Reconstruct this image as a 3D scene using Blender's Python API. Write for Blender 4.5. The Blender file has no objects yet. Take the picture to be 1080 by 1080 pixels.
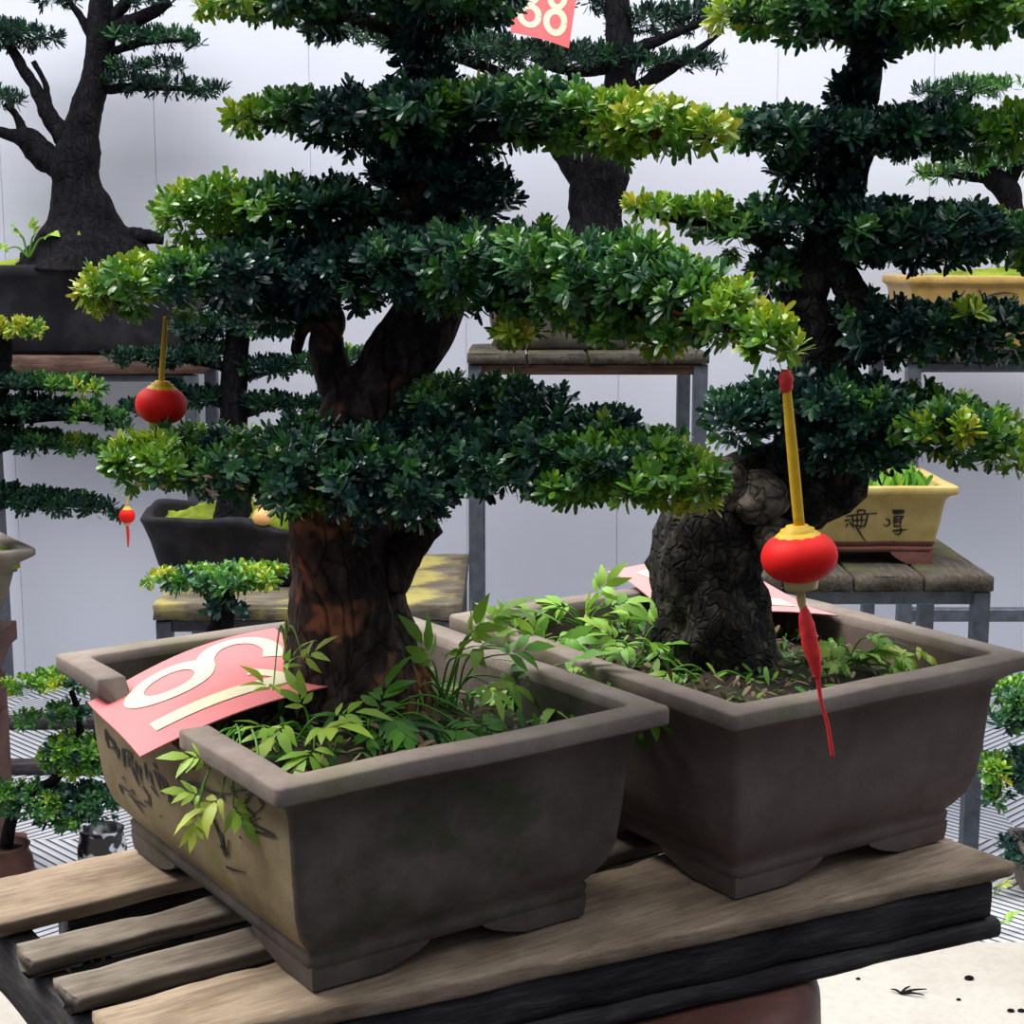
import bpy, math, random
import numpy as np
from mathutils import Vector, Matrix, noise
R0 = np.random.RandomState(7)
random.seed(7)
C = bpy.context.scene.collection
PI = math.pi

# ---------------------------------------------------------------- camera
F, PITCH, CH = 1700.0, 0.1588, 0.597
cam_d = bpy.data.cameras.new('camera'); cam = bpy.data.objects.new('camera', cam_d); C.objects.link(cam)
cam.location = (0, 0, CH); cam.rotation_euler = (PI/2 - PITCH, 0, 0)
cam_d.sensor_width = 36; cam_d.lens = F/1080*36; cam_d.clip_end = 60
bpy.context.scene.camera = cam
cp, sp = math.cos(PITCH), math.sin(PITCH)

def ray(px, py):
    X = (px-540)/F; Y = (540-py)/F
    return np.array([X, cp+Y*sp, -sp+Y*cp])
def at(px, py, Y):                       # point of the place at distance Y
    d = ray(px, py); t = Y/d[1]
    return np.array([d[0]*t, Y, CH+d[2]*t])
def atz(px, py, z):                      # point of the place at height z
    d = ray(px, py); t = (z-CH)/d[2]
    return np.array([d[0]*t, d[1]*t, z])
def at_plane(px, py, p0, n):
    d = ray(px, py); o = np.array([0, 0, CH])
    t = np.dot(np.asarray(p0)-o, n)/np.dot(d, n)
    return o+d*t
def S(Y): return Y/F*1.0                 # metres per pixel at distance Y

FLOOR = -0.75
# ---------------------------------------------------------------- materials
def new_mat(name):
    m = bpy.data.materials.new(name); m.use_nodes = True
    nt = m.node_tree; b = nt.nodes['Principled BSDF']
    return m, nt, b
def nd(nt, t, **kw):
    n = nt.nodes.new(t)
    for k, v in kw.items():
        if k in n.inputs: n.inputs[k].default_value = v
        else: setattr(n, k, v)
    return n
def ramp(nt, fac, stops, interp='LINEAR'):
    r = nt.nodes.new('ShaderNodeValToRGB'); cr = r.color_ramp; cr.interpolation = interp
    while len(cr.elements) < len(stops): cr.elements.new(0.5)
    for e, (p, c) in zip(cr.elements, stops):
        e.position = p; e.color = (*c, 1) if len(c) == 3 else c
    nt.links.new(fac, r.inputs[0]); return r.outputs[0]
def coords(nt, scale=(1, 1, 1), kind='Object'):
    tc = nt.nodes.new('ShaderNodeTexCoord'); mp = nt.nodes.new('ShaderNodeMapping')
    mp.inputs['Scale'].default_value = scale
    nt.links.new(tc.outputs[kind], mp.inputs[0]); return mp.outputs[0]
def noise_n(nt, vec, scale, detail=6, rough=.6):
    n = nd(nt, 'ShaderNodeTexNoise'); n.inputs['Scale'].default_value = scale
    n.inputs['Detail'].default_value = detail; n.inputs['Roughness'].default_value = rough
    nt.links.new(vec, n.inputs['Vector']); return n.outputs['Fac']
def mixc(nt, fac, a, b, mode='MIX'):
    m = nt.nodes.new('ShaderNodeMix'); m.data_type = 'RGBA'; m.blend_type = mode
    for sock, v in ((0, fac), (6, a), (7, b)):
        if isinstance(v, bpy.types.NodeSocket): nt.links.new(v, m.inputs[sock])
        elif sock == 0: m.inputs[0].default_value = v
        else: m.inputs[sock].default_value = (*v, 1)
    return m.outputs[2]
def bump(nt, b, h, strength=.4, dist=.002):
    bp = nt.nodes.new('ShaderNodeBump'); bp.inputs['Strength'].default_value = strength
    bp.inputs['Distance'].default_value = dist
    nt.links.new(h, bp.inputs['Height']); nt.links.new(bp.outputs[0], b.inputs['Normal'])
def simple(name, col, rough=.6, metal=0, var=.0, scale=40):
    m, nt, b = new_mat(name); b.inputs['Roughness'].default_value = rough; b.inputs['Metallic'].default_value = metal
    if var:
        f = noise_n(nt, coords(nt), scale)
        lo = tuple(c*(1-var) for c in col); hi = tuple(min(1, c*(1+var)) for c in col)
        nt.links.new(ramp(nt, f, [(.3, lo), (.7, hi)]), b.inputs['Base Color'])
        bump(nt, b, f, .2, .001)
    else: b.inputs['Base Color'].default_value = (*col, 1)
    return m
def leaf_mat(name, stops, rough=.38, trans=.2, spec=.5):
    m, nt, b = new_mat(name)
    a = nd(nt, 'ShaderNodeAttribute', attribute_name='tint')
    c = ramp(nt, a.outputs['Fac'], stops)
    nt.links.new(c, b.inputs['Base Color']); b.inputs['Roughness'].default_value = rough
    b.inputs['Specular IOR Level'].default_value = spec
    t = nt.nodes.new('ShaderNodeBsdfTranslucent'); nt.links.new(c, t.inputs[0])
    mx = nt.nodes.new('ShaderNodeMixShader'); mx.inputs[0].default_value = trans
    nt.links.new(b.outputs[0], mx.inputs[1]); nt.links.new(t.outputs[0], mx.inputs[2])
    nt.links.new(mx.outputs[0], nt.nodes['Material Output'].inputs[0])
    return m
def bark_mat(name, dark, mid, light, vs=45, patch=None, stretch=(1, 1, .45)):
    m, nt, b = new_mat(name); v = coords(nt, stretch)
    f = noise_n(nt, v, 60, 8, .65)
    vo = nd(nt, 'ShaderNodeTexVoronoi', feature='DISTANCE_TO_EDGE'); vo.inputs['Scale'].default_value = vs
    w = nt.nodes.new('ShaderNodeVectorMath'); w.operation = 'ADD'
    n3 = nd(nt, 'ShaderNodeTexNoise'); n3.inputs['Scale'].default_value = 25
    nt.links.new(v, n3.inputs['Vector'])
    sc = nt.nodes.new('ShaderNodeVectorMath'); sc.operation = 'SCALE'; sc.inputs['Scale'].default_value = .07
    nt.links.new(n3.outputs['Color'], sc.inputs[0]); nt.links.new(v, w.inputs[0]); nt.links.new(sc.outputs[0], w.inputs[1])
    nt.links.new(w.outputs[0], vo.inputs['Vector'])
    crack = ramp(nt, vo.outputs['Distance'], [(.0, (0, 0, 0)), (.12, (1, 1, 1))])
    col = ramp(nt, f, [(.3, dark), (.52, mid), (.75, light)])
    if patch:
        pf = ramp(nt, noise_n(nt, coords(nt), 13, 3), [(.54, (0, 0, 0)), (.6, (1, 1, 1))])
        col = mixc(nt, pf, col, patch)
    col = mixc(nt, .5, col, mixc(nt, crack, (dark[0]*.4, dark[1]*.4, dark[2]*.4), col))
    nt.links.new(col, b.inputs['Base Color']); b.inputs['Roughness'].default_value = .9; b.inputs['Specular IOR Level'].default_value = .12
    ad = nt.nodes.new('ShaderNodeMath'); ad.operation = 'ADD'
    nt.links.new(crack, ad.inputs[0]); nt.links.new(f, ad.inputs[1])
    bump(nt, b, ad.outputs[0], .8, .0035)
    return m
def wood_mat(name, dark, mid, light, moss=None, rough=.8):
    m, nt, b = new_mat(name)
    g = noise_n(nt, coords(nt, (2.5, 30, 30)), 5, 9, .75)
    s = noise_n(nt, coords(nt, (1, 2, 2)), 9, 5)
    col = ramp(nt, g, [(.3, dark), (.5, mid), (.72, light)])
    st = ramp(nt, s, [(.42, (1, 1, 1)), (.72, (.40, .37, .33))])
    col = mixc(nt, .85, col, st, 'MULTIPLY')
    if moss:
        mf = ramp(nt, noise_n(nt, coords(nt, (1, 1, 1)), 6, 5), [(.5, (0, 0, 0)), (.62, (1, 1, 1))])
        col = mixc(nt, mf, col, moss)
    nt.links.new(col, b.inputs['Base Color']); b.inputs['Roughness'].default_value = rough
    b.inputs['Specular IOR Level'].default_value = .15; bump(nt, b, g, .7, .003)
    return m
def clay_mat(name, a, bcol, light, moss=None, rough=.75, spec=.2):
    m, nt, b = new_mat(name); v = coords(nt)
    f = noise_n(nt, v, 9, 8, .6); f2 = noise_n(nt, v, 160, 4); f3 = noise_n(nt, v, 30, 6)
    col = ramp(nt, f, [(.32, a), (.5, bcol), (.72, light)])
    col = mixc(nt, .5, col, ramp(nt, f3, [(.35, (.62, .62, .62)), (.65, (1, 1, 1))]), 'MULTIPLY')
    if moss:
        mf = ramp(nt, noise_n(nt, coords(nt, (1, 1, 1.4)), 11, 6), [(.5, (0, 0, 0)), (.68, (.8, .8, .8))])
        col = mixc(nt, mf, col, moss)
    nt.links.new(col, b.inputs['Base Color']); b.inputs['Roughness'].default_value = rough; b.inputs['Specular IOR Level'].default_value = spec
    ad = nt.nodes.new('ShaderNodeMath'); ad.operation = 'ADD'
    nt.links.new(f3, ad.inputs[0]); nt.links.new(f2, ad.inputs[1])
    bump(nt, b, ad.outputs[0], .35, .0015)
    return m

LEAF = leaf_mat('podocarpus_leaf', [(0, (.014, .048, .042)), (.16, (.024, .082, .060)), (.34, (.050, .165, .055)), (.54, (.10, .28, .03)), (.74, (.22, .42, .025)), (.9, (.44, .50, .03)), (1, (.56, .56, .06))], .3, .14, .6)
NEEDLE = leaf_mat('yew_needle', [(0, (.008, .028, .022)), (.3, (.015, .055, .03)), (.5, (.035, .12, .035)), (.8, (.12, .30, .04)), (1, (.42, .45, .05))], .6, .15, .25)
WEED = leaf_mat('weed_leaf', [(0, (.03, .13, .03)), (.5, (.14, .38, .03)), (.8, (.34, .55, .06)), (1, (.50, .58, .08))], .5, .3)
DRY = leaf_mat('dry_leaf', [(0, (.12, .07, .03)), (1, (.45, .33, .18))], .8, .1)
BARK_RED = bark_mat('peeling_red_bark', (.018, .014, .013), (.062, .045, .037), (.17, .122, .095), 36, (.30, .13, .07), (1, 1, .4))
BARK_GREY = bark_mat('cracked_grey_bark', (.010, .010, .010), (.032, .030, .025), (.17, .155, .11), 62, None, (1, 1, .8))
BARK_FAR = bark_mat('dark_bark', (.004, .004, .006), (.008, .007, .009), (.022, .019, .018), 40)
CLAY_BROWN = clay_mat('brown_clay', (.072, .057, .05), (.125, .099, .085), (.20, .165, .14), (.044, .06, .022))
CLAY_PLAIN = clay_mat('plain_brown_clay', (.125, .088, .077), (.165, .119, .105), (.21, .16, .144))
CLAY_TAN = clay_mat('tan_slip', (.22, .16, .085), (.33, .25, .14), (.40, .32, .19), (.22, .20, .05))
CLAY_RIM = clay_mat('paler_rim_clay', (.17, .135, .11), (.25, .20, .17), (.33, .28, .235), (.17, .16, .075))  # rim colour, lighter than the pot walls
CLAY_DARK = clay_mat('black_clay', (.010, .010, .013), (.018, .017, .021), (.045, .042, .046))
CLAY_YELLOW = clay_mat('yellow_glaze', (.43, .31, .095), (.48, .355, .125), (.52, .395, .155), None, .45)
CLAY_GREY = clay_mat('grey_brown_clay', (.10, .085, .07), (.17, .145, .12), (.24, .21, .17))
CLAY_RED = clay_mat('red_brown_clay', (.075, .032, .024), (.12, .052, .04), (.18, .09, .072), None, .5)
CLAY_BRICK = clay_mat('brick_red_clay', (.20, .07, .05), (.27, .10, .075), (.32, .14, .11))
BARK_PALE = bark_mat('pale_flaking_bark', (.05, .042, .034), (.20, .165, .125), (.42, .35, .27), 50, None, (1, 1, .8))
WOOD = wood_mat('weathered_bench_wood', (.22, .155, .105), (.37, .28, .195), (.50, .395, .285))
WOOD_MID = wood_mat('greyed_bench_wood', (.12, .095, .075), (.24, .20, .155), (.36, .31, .25))
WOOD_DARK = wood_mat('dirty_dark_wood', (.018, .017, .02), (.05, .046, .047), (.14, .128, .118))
WOOD_GREY = wood_mat('weathered_plank_wood', (.035, .030, .025), (.08, .068, .054), (.16, .135, .105), (.09, .088, .04))
WOOD_LICHEN = wood_mat('lichen_plank_wood', (.07, .055, .04), (.18, .15, .11), (.30, .26, .19), (.40, .33, .10))
WOOD_RED = wood_mat('red_brown_plank_wood', (.05, .028, .02), (.13, .075, .055), (.22, .14, .10))
METAL = simple('painted_steel', (.09, .10, .122), .5, .3, .35, 30)
SOIL = clay_mat('dark_soil', (.012, .010, .008), (.035, .028, .02), (.10, .08, .055), (.06, .075, .015), .95)
MOSS = clay_mat('bright_moss', (.09, .14, .012), (.22, .30, .02), (.34, .40, .04), (.12, .12, .02), .95)
INK = simple('dark_ink', (.018, .016, .014), .7)
RED_SILK = simple('red_lantern_silk', (.82, .010, .006), .6, 0, .06, 60)
RED_SILK.node_tree.nodes['Principled BSDF'].inputs['Specular IOR Level'].default_value = .25
RED_TASSEL = simple('red_tassel_thread', (.80, .03, .03), .6, 0, .2, 200)
GOLD = simple('gold_foil', (.74, .45, .012), .55, .0, .1, 80)
GOLD_PALE = simple('pale_gold_plastic', (.66, .50, .2), .45, .1)
CARD_RED = simple('faded_red_card', (.72, .18, .18), .6, 0, .06, 20)
CARD_RED2 = simple('red_card', (.74, .10, .10), .55, 0, .08, 20)
CARD_PALE = simple('sun_bleached_card', (.62, .25, .24), .55, 0, .08, 25)
CREAM = simple('cream_print', (.68, .63, .40), .6)
WHITE_EDGE = simple('pale_print', (.86, .80, .68), .6)
BEIGE = simple('beige_print', (.72, .60, .42), .6)

# ---------------------------------------------------------------- object helpers
def tag(o, label, cat, group=None):
    o['label'] = label; o['category'] = cat
    if group: o['group'] = group
    return o
def thing(name, label, cat, loc, group=None):
    o = bpy.data.objects.new(name, None); C.objects.link(o); o.location = loc
    o.empty_display_size = .05
    return tag(o, label, cat, group)
def wloc(o):
    v = Vector((0, 0, 0))
    while o is not None: v += o.location; o = o.parent
    return v
def mesh(name, V, Fc, mat, parent=None, smooth=True, yaw=0., origin=None, mats=None, fm=None, tint=None):
    """V in world space when yaw == 0; otherwise V local to (origin, yaw)."""
    me = bpy.data.meshes.new(name); V = np.asarray(V, float)
    pw = np.array(wloc(parent)) if parent is not None else np.zeros(3)
    if yaw == 0. and origin is None:
        o0 = np.array([(V[:, 0].min()+V[:, 0].max())/2, (V[:, 1].min()+V[:, 1].max())/2, V[:, 2].min()]) if parent is None else pw
        V = V-o0
    else: o0 = np.array(origin)
    me.from_pydata(V.tolist(), [], Fc); me.validate()
    for m in (mats or [mat]): me.materials.append(m)
    if fm is not None: me.polygons.foreach_set('material_index', np.asarray(fm, np.int32))
    if smooth: me.polygons.foreach_set('use_smooth', [True]*len(me.polygons))
    if tint is not None:
        a = me.attributes.new('tint', 'FLOAT', 'POINT'); a.data.foreach_set('value', np.asarray(tint, np.float32))
    me.update()
    o = bpy.data.objects.new(name, me); C.objects.link(o)
    o.parent = parent; o.location = o0-pw; o.rotation_euler = (0, 0, yaw)
    return o
class MB:
    def __init__(s): s.V = []; s.F = []; s.fm = []
    def add(s, V, Fc, k=0):
        n = len(s.V); s.V += [tuple(v) for v in V]; s.F += [tuple(i+n for i in f) for f in Fc]; s.fm += [k]*len(Fc)
    def box(s, x0, x1, y0, y1, z0, z1, k=0):
        s.add([(x, y, z) for x in (x0, x1) for y in (y0, y1) for z in (z0, z1)],
              [(0, 1, 3, 2), (4, 6, 7, 5), (0, 4, 5, 1), (2, 3, 7, 6), (0, 2, 6, 4), (1, 5, 7, 3)], k)
def bbox_mesh(name, x0, x1, y0, y1, z0, z1, mat, parent=None, bev=.003, **kw):
    """bevelled box in world space"""
    m = MB(); c = ((x0+x1)/2, (y0+y1)/2, (z0+z1)/2)
    V, Fc = beam_geo(x1-x0, y1-y0, z1-z0, bev, 0)
    V = np.array(V)+np.array(c)
    return mesh(name, V, Fc, mat, parent, smooth=False, **kw)
def catmull(P, n):
    P = np.asarray(P, float); k = len(P)-1; out = []
    for j in range(n+1):
        t = j/n*k; i = min(int(t), k-1); u = t-i
        p0, p1, p2, p3 = P[max(i-1, 0)], P[i], P[i+1], P[min(i+2, k)]
        out.append(.5*((2*p1)+(-p0+p2)*u+(2*p0-5*p1+4*p2-p3)*u*u+(-p0+3*p1-3*p2+p3)*u**3))
    return np.array(out)
def tube_geo(path, n=24, seg=12, amp=0., nscale=20., seed=0, lobes=0., cap=True):
    """path rows: x y z r"""
    P = catmull(path, n) if len(path) > 1 else np.array(path)
    m = len(P); V = []; prev = None
    off = Vector((seed*3.1, seed*1.7, seed*.7))
    for i in range(m):
        t = P[min(i+1, m-1), :3]-P[max(i-1, 0), :3]; t = t/(np.linalg.norm(t)+1e-9)
        if prev is None:
            a = np.array([0, 1, 0]) if abs(t[1]) < .9 else np.array([1, 0, 0])
        else: a = prev
        e1 = a-np.dot(a, t)*t; e1 /= np.linalg.norm(e1); e2 = np.cross(t, e1); prev = e1
        r = max(P[i, 3], 1e-4)
        for j in range(seg):
            th = 2*PI*j/seg; d = e1*math.cos(th)+e2*math.sin(th)
            q = P[i, :3]+d*r
            k = 1.
            if lobes: k += lobes*(math.sin(3*th+i*.12+seed)+.6*math.sin(5*th-i*.09+seed*2))
            if amp:
                v = Vector(q)*nscale+off
                k += amp*(noise.noise(v)+.5*noise.noise(v*2.3)+.35*noise.noise(v*5.1))
            V.append(P[i, :3]+d*r*k)
    Fc = [(i*seg+j, i*seg+(j+1) % seg, (i+1)*seg+(j+1) % seg, (i+1)*seg+j) for i in range(m-1) for j in range(seg)]
    if cap:
        V.append(P[0, :3]); V.append(P[-1, :3]); a, b = len(V)-2, len(V)-1
        Fc += [(a, (j+1) % seg, j) for j in range(seg)]+[(b, (m-1)*seg+j, (m-1)*seg+(j+1) % seg) for j in range(seg)]
    return np.array(V), Fc
def pxpath(pts, Y):
    """rows px,py,rpx[,Y] -> x,y,z,r"""
    out = []
    for p in pts:
        y = p[3] if len(p) > 3 else Y
        out.append([*at(p[0], p[1], y), p[2]*S(y)])
    return out
def tube(name, pts, Y, mat, parent=None, **kw):
    V, Fc = tube_geo(pxpath(pts, Y), **kw)
    return mesh(name, V, Fc, mat, parent)
def lathe_geo(profile, c, seg=48, squash=(1, 1), amp=0):
    V = []; m = len(profile)
    for r, z in profile:
        for j in range(seg):
            th = 2*PI*j/seg
            rr = r*(1+amp*math.cos(th*12))
            V.append((c[0]+rr*math.cos(th)*squash[0], c[1]+rr*math.sin(th)*squash[1], c[2]+z))
    Fc = [(i*seg+j, i*seg+(j+1) % seg, (i+1)*seg+(j+1) % seg, (i+1)*seg+j) for i in range(m-1) for j in range(seg)]
    Fc += [tuple(range(seg))[::-1], tuple((m-1)*seg+j for j in range(seg))]
    return np.array(V), Fc
def beam_geo(L, W, T, bev=.004, amp=.0, nx=1, seed=0, wfun=None, chip=0., under=0.):
    """beam along local x, centred, rounded cross-section"""
    sec = []
    ny = 6 if amp else 1; nz = 2 if amp else 1
    for (cy, cz, dy, dz) in ((1, 1, 0, 0),):
        pass
    y, z = W/2, T/2
    pts = []
    def side(a, b, n):
        for k in range(n): pts.append((a[0]+(b[0]-a[0])*k/n, a[1]+(b[1]-a[1])*k/n))
    b = min(bev, y*.9, z*.9)
    cs = [(-y+b, -z), (y-b, -z), (y, -z+b), (y, z-b), (y-b, z), (-y+b, z), (-y, z-b), (-y, -z+b)]
    for k in range(8):
        side(cs[k], cs[(k+1) % 8], [ny, 1, nz, 1][k % 4])
    pts = [(py-math.copysign(under*(T/2-pz)/T, py), pz) for py, pz in pts]
    n = len(pts); V = []; off = Vector((seed*5.3, seed*2.9, seed))
    xs = [i/nx for i in range(nx+1)]
    for i, u in enumerate(xs):
        x = (u-.5)*L; wf = wfun(u) if wfun else (0, 1)
        for (py, pz) in pts:
            q = Vector((x, wf[0]+py*wf[1], pz))
            if amp:
                d = Vector((noise.noise(q*14+off)*(.5 if i in (0, nx) else 0), noise.noise(q*11+off*2), noise.noise(q*17-off)*.5))
                q += d*amp
                e = noise.noise(Vector((x*23, py*9, pz*9))+off)
                if chip and abs(abs(py)-y) < b*1.5 and e > .15: q.y -= math.copysign(chip*(e-.15), py); q.z -= math.copysign(chip*.5*(e-.15), pz)
                if chip and i in (0, nx): q.x += (-1 if i else 1)*abs(noise.noise(Vector((py*60, pz*60, seed))))*chip*1.5
            V.append(tuple(q))
    Fc = [(i*n+j, (i+1)*n+j, (i+1)*n+(j+1) % n, i*n+(j+1) % n) for i in range(nx) for j in range(n)]
    Fc += [tuple(range(n)), tuple(nx*n+j for j in range(n))[::-1]]
    return V, Fc
def ribbon(paths, onto, w, thick=.0004):
    """brush strokes: list of (pts px, width factor); 'onto' maps px->world, returns geo raised off the surface"""
    m = MB()
    for pts, wf in paths:
        P = catmull(np.array(pts, float), max(6, 5*(len(pts)-1)))
        n = len(P); L = []; Rr = []
        for i in range(n):
            t = P[min(i+1, n-1)]-P[max(i-1, 0)]; t /= np.linalg.norm(t)+1e-9
            s = np.array([-t[1], t[0]]); u = i/(n-1)
            ww = w*wf*(.55+.45*math.sin(PI*min(1, u*1.15+.12)))*.5
            L.append(P[i]+s*ww); Rr.append(P[i]-s*ww)
        V = [onto(*q) for q in L]+[onto(*q) for q in Rr]
        m.add(V, [(i, i+1, n+i+1, n+i) for i in range(n-1)])
    return m

# ---------------------------------------------------------------- leaves
def leaf_arrays(P, D, Nn, L, Wd, curl, sh=((.30, .72), (.62, 1.), (.90, .66))):
    side = np.cross(D, Nn)
    def pos(t): return P+D*(L*t)[:, None]+Nn*(curl*L*t*t)[:, None]
    h = (Wd/2)[:, None]; up = Nn*h*.4; out = [pos(0)]
    for t, k in sh:
        c = pos(t); out += [c+side*h*k+up*k, c-side*h*k+up*k]
    out.append(pos(1.))
    return np.stack(out, 1)
def leaf_object(name, V, T, mat, parent):
    """V: n,8,3"""
    n = len(V); verts = V.reshape(-1, 3)
    pw = np.array(wloc(parent)) if parent is not None else np.zeros(3)
    o0 = pw
    me = bpy.data.meshes.new(name)
    base = np.arange(n)*8
    loops = (base[:, None]+np.array([0, 2, 1, 1, 2, 4, 3, 3, 4, 6, 5, 5, 6, 7])).ravel()
    me.vertices.add(n*8); me.vertices.foreach_set('co', (verts-o0).astype(np.float32).ravel())
    me.loops.add(n*14); me.loops.foreach_set('vertex_index', loops.astype(np.int32))
    me.polygons.add(n*4)
    ls = (np.arange(n)*14)[:, None]+np.array([0, 3, 7, 11])
    me.polygons.foreach_set('loop_start', ls.ravel().astype(np.int32))
    me.polygons.foreach_set('use_smooth', np.ones(n*4, bool))
    me.materials.append(mat)
    a = me.attributes.new('tint', 'FLOAT', 'POINT'); a.data.foreach_set('value', np.repeat(T, 8).astype(np.float32))
    me.update(calc_edges=True); me.validate()
    o = bpy.data.objects.new(name, me); C.objects.link(o); o.parent = parent; o.location = o0-pw
    return o
def unit(a): return a/(np.linalg.norm(a, axis=-1, keepdims=True)+1e-9)
def rosettes(c, axis, tint, n, L, W, stem, rs, tilt=(.5, 1.45), curl=(-.12, .25)):
    m = len(c)
    h = np.where(np.abs(axis[:, 2:3]) < .9, np.array([[0, 0, 1.]]), np.array([[1., 0, 0]]))
    e1 = unit(np.cross(axis, h)); e2 = np.cross(axis, e1)
    k = np.arange(n)
    th = k[None]*2.399+rs.rand(m, 1)*6.28+rs.randn(m, n)*.2
    f = (k[None]+.5)/n
    phi = tilt[1]+(tilt[0]-tilt[1])*f+rs.randn(m, n)*.16
    D = np.cos(phi)[..., None]*axis[:, None]+np.sin(phi)[..., None]*(np.cos(th)[..., None]*e1[:, None]+np.sin(th)[..., None]*e2[:, None])
    D = unit(D)
    A = np.broadcast_to(axis[:, None], D.shape)
    Nn = unit(A-(A*D).sum(-1, keepdims=True)*D)
    P = c[:, None]+axis[:, None]*(stem*(f-.5))[..., None]
    LL = L*(.75+.5*rs.rand(m, n))*(1-.3*f); WW = W*(.8+.4*rs.rand(m, n))
    cu = curl[0]+(curl[1]-curl[0])*rs.rand(m, n)
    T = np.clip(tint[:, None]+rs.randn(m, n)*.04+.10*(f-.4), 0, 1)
    r = lambda a: a.reshape(-1, a.shape[-1])
    return leaf_arrays(r(P), r(D), r(Nn), LL.ravel(), WW.ravel(), cu.ravel()), T.ravel()
def pad(parent, blobs, Y, L, W, seed, mat=None, n=10, k=4.6, stem=.6, rad=None, tilt=(.45, 1.4), yw=.3, tvar=.10, name='foliage_pad', flat=.5, upb=.45):
    """blobs rows: px, py, rx px, ry px, depth half m, tint[, Y]"""
    rs = np.random.RandomState(seed); Vs = []; Ts = []
    rad = rad or L*.85
    for bl in blobs:
        px, py, rx, ry, rz, ti = bl[:6]; y = bl[6] if len(bl) > 6 else Y
        c = at(px, py, y); s = S(y); ax = max(rx*s*.5, rx*s-.4*L); az = max(ry*s*.4, ry*s-.42*L)
        N = max(4, int(k*(ax*az+ax*rz+az*rz)/rad**2))
        d = unit(rs.randn(N, 3)); d[:, 2] = np.where((d[:, 2] < 0) & (rs.rand(N) < flat), -d[:, 2], d[:, 2])
        r = .62+.38*rs.rand(N, 1)**.6+.22*(rs.rand(N, 1) < .12)
        q = d*r
        # lumpy outline
        lum = np.array([1+.22*noise.noise(Vector(v*2.6)+Vector((seed, px*.01, 0))) for v in d])[:, None]
        cc = c+q*lum*np.array([ax, rz, az])
        nrm = unit(d/np.array([ax, rz, az]))
        axis = unit(nrm*.8+np.array([0, -.12, upb])+rs.randn(N, 3)*.42)
        cl = np.array([noise.noise(Vector(v*22)+Vector((seed*1.3, 0, 0))) for v in cc])
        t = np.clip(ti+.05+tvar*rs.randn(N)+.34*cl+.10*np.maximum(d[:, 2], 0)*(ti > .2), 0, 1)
        V, T = rosettes(cc, axis, t, n, L, W, L*stem, rs, tilt)
        Vs.append(V); Ts.append(T)
    return leaf_object(name, np.concatenate(Vs), np.concatenate(Ts), mat or LEAF, parent)
def frond_geo(p, d, up, size, nleaf, rs, wid=.22, spread=1.25, arch=-.25):
    """compound leaf: leaflets along a short rachis, fanning out"""
    d = unit(np.array(d, float)); up = np.array(up, float); up = unit(up-np.dot(up, d)*d); sd = np.cross(d, up)
    P = []; D = []; N = []; L = []
    for i in range(nleaf):
        u = i/max(1, nleaf-1); sg = 1 if i % 2 else -1
        if i == nleaf-1: ang = 0; l = 1.; q = .34
        else: ang = sg*(spread*(1-.5*u)+.1*rs.randn()); l = .6+.35*u; q = .30*u
        P.append(np.array(p)+d*size*q); D.append(d*math.cos(ang)+sd*math.sin(ang)+up*.15*rs.randn()); N.append(up+.25*rs.randn(3)); L.append(size*.72*l*(.85+.3*rs.rand()))
    D = unit(np.array(D)); N = np.array(N); N = unit(N-(N*D).sum(-1, keepdims=True)*D)
    L = np.array(L)
    return leaf_arrays(np.array(P), D, N, L, L*wid*1.15, arch+.15*rs.randn(len(L)), ((.22, .75), (.5, 1.), (.8, .5)))
def weed(name, label, base, tips, seed, tint=.55, group=None, leaf='leaf', nleaf=7, wid=.29, stem_r=.0011, cat='weed'):
    """base world point; tips rows (world point, size m[, dir])"""
    rs = np.random.RandomState(seed); root = thing(name, label, cat, base, group)
    for q in tips:
        tip, size = np.array(q[0]), q[1]
        b = np.array(base)+rs.randn(3)*np.array([.006, .006, 0])
        mid = (b+tip)/2+np.array([0, 0, .25*np.linalg.norm(tip-b)*(1 if tip[2] > b[2] else .6)])
        V, Fc = tube_geo([[*b, stem_r], [*mid, stem_r], [*tip, stem_r*.6]], 10, 6)
        o = mesh('stem', V, Fc, None, root, mats=[WEED], tint=np.full(len(V), .45))
        d = q[2] if len(q) > 2 else unit(tip-mid)+np.array([0, 0, -.2])+rs.randn(3)*.25
        up = np.array([0, -.35, 1.])+rs.randn(3)*.25
        G = frond_geo(tip, d, up, size, nleaf, rs, wid)
        leaf_object(leaf, G, np.clip(tint+.12+rs.randn(len(G))*.05+rs.randn()*.1, 0, 1), WEED, root)
    return root

# ---------------------------------------------------------------- pots
def ring(hx, hy, rc, ns=14, nc=5):
    pts = []
    rc = min(rc, hx*.95, hy*.95)
    cs = [(hx-rc, -hy+rc, -PI/2), (hx-rc, hy-rc, 0), (-hx+rc, hy-rc, PI/2), (-hx+rc, -hy+rc, PI)]
    for k in range(4):
        cx, cy, a0 = cs[k]
        for j in range(nc+1):
            a = a0+PI/2*j/nc; pts.append((cx+rc*math.cos(a), cy+rc*math.sin(a)))
        nx, ny, na = cs[(k+1) % 4]
        e = (cx+rc*math.cos(a0+PI/2), cy+rc*math.sin(a0+PI/2)); f = (nx+rc*math.cos(na), ny+rc*math.sin(na))
        for j in range(1, ns): pts.append((e[0]+(f[0]-e[0])*j/ns, e[1]+(f[1]-e[1])*j/ns))
    return pts
def xf(V, c, yaw):
    V = np.asarray(V, float); co, si = math.cos(yaw), math.sin(yaw)
    return np.stack([c[0]+V[:, 0]*co-V[:, 1]*si, c[1]+V[:, 0]*si+V[:, 1]*co, c[2]+V[:, 2]], 1)
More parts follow.
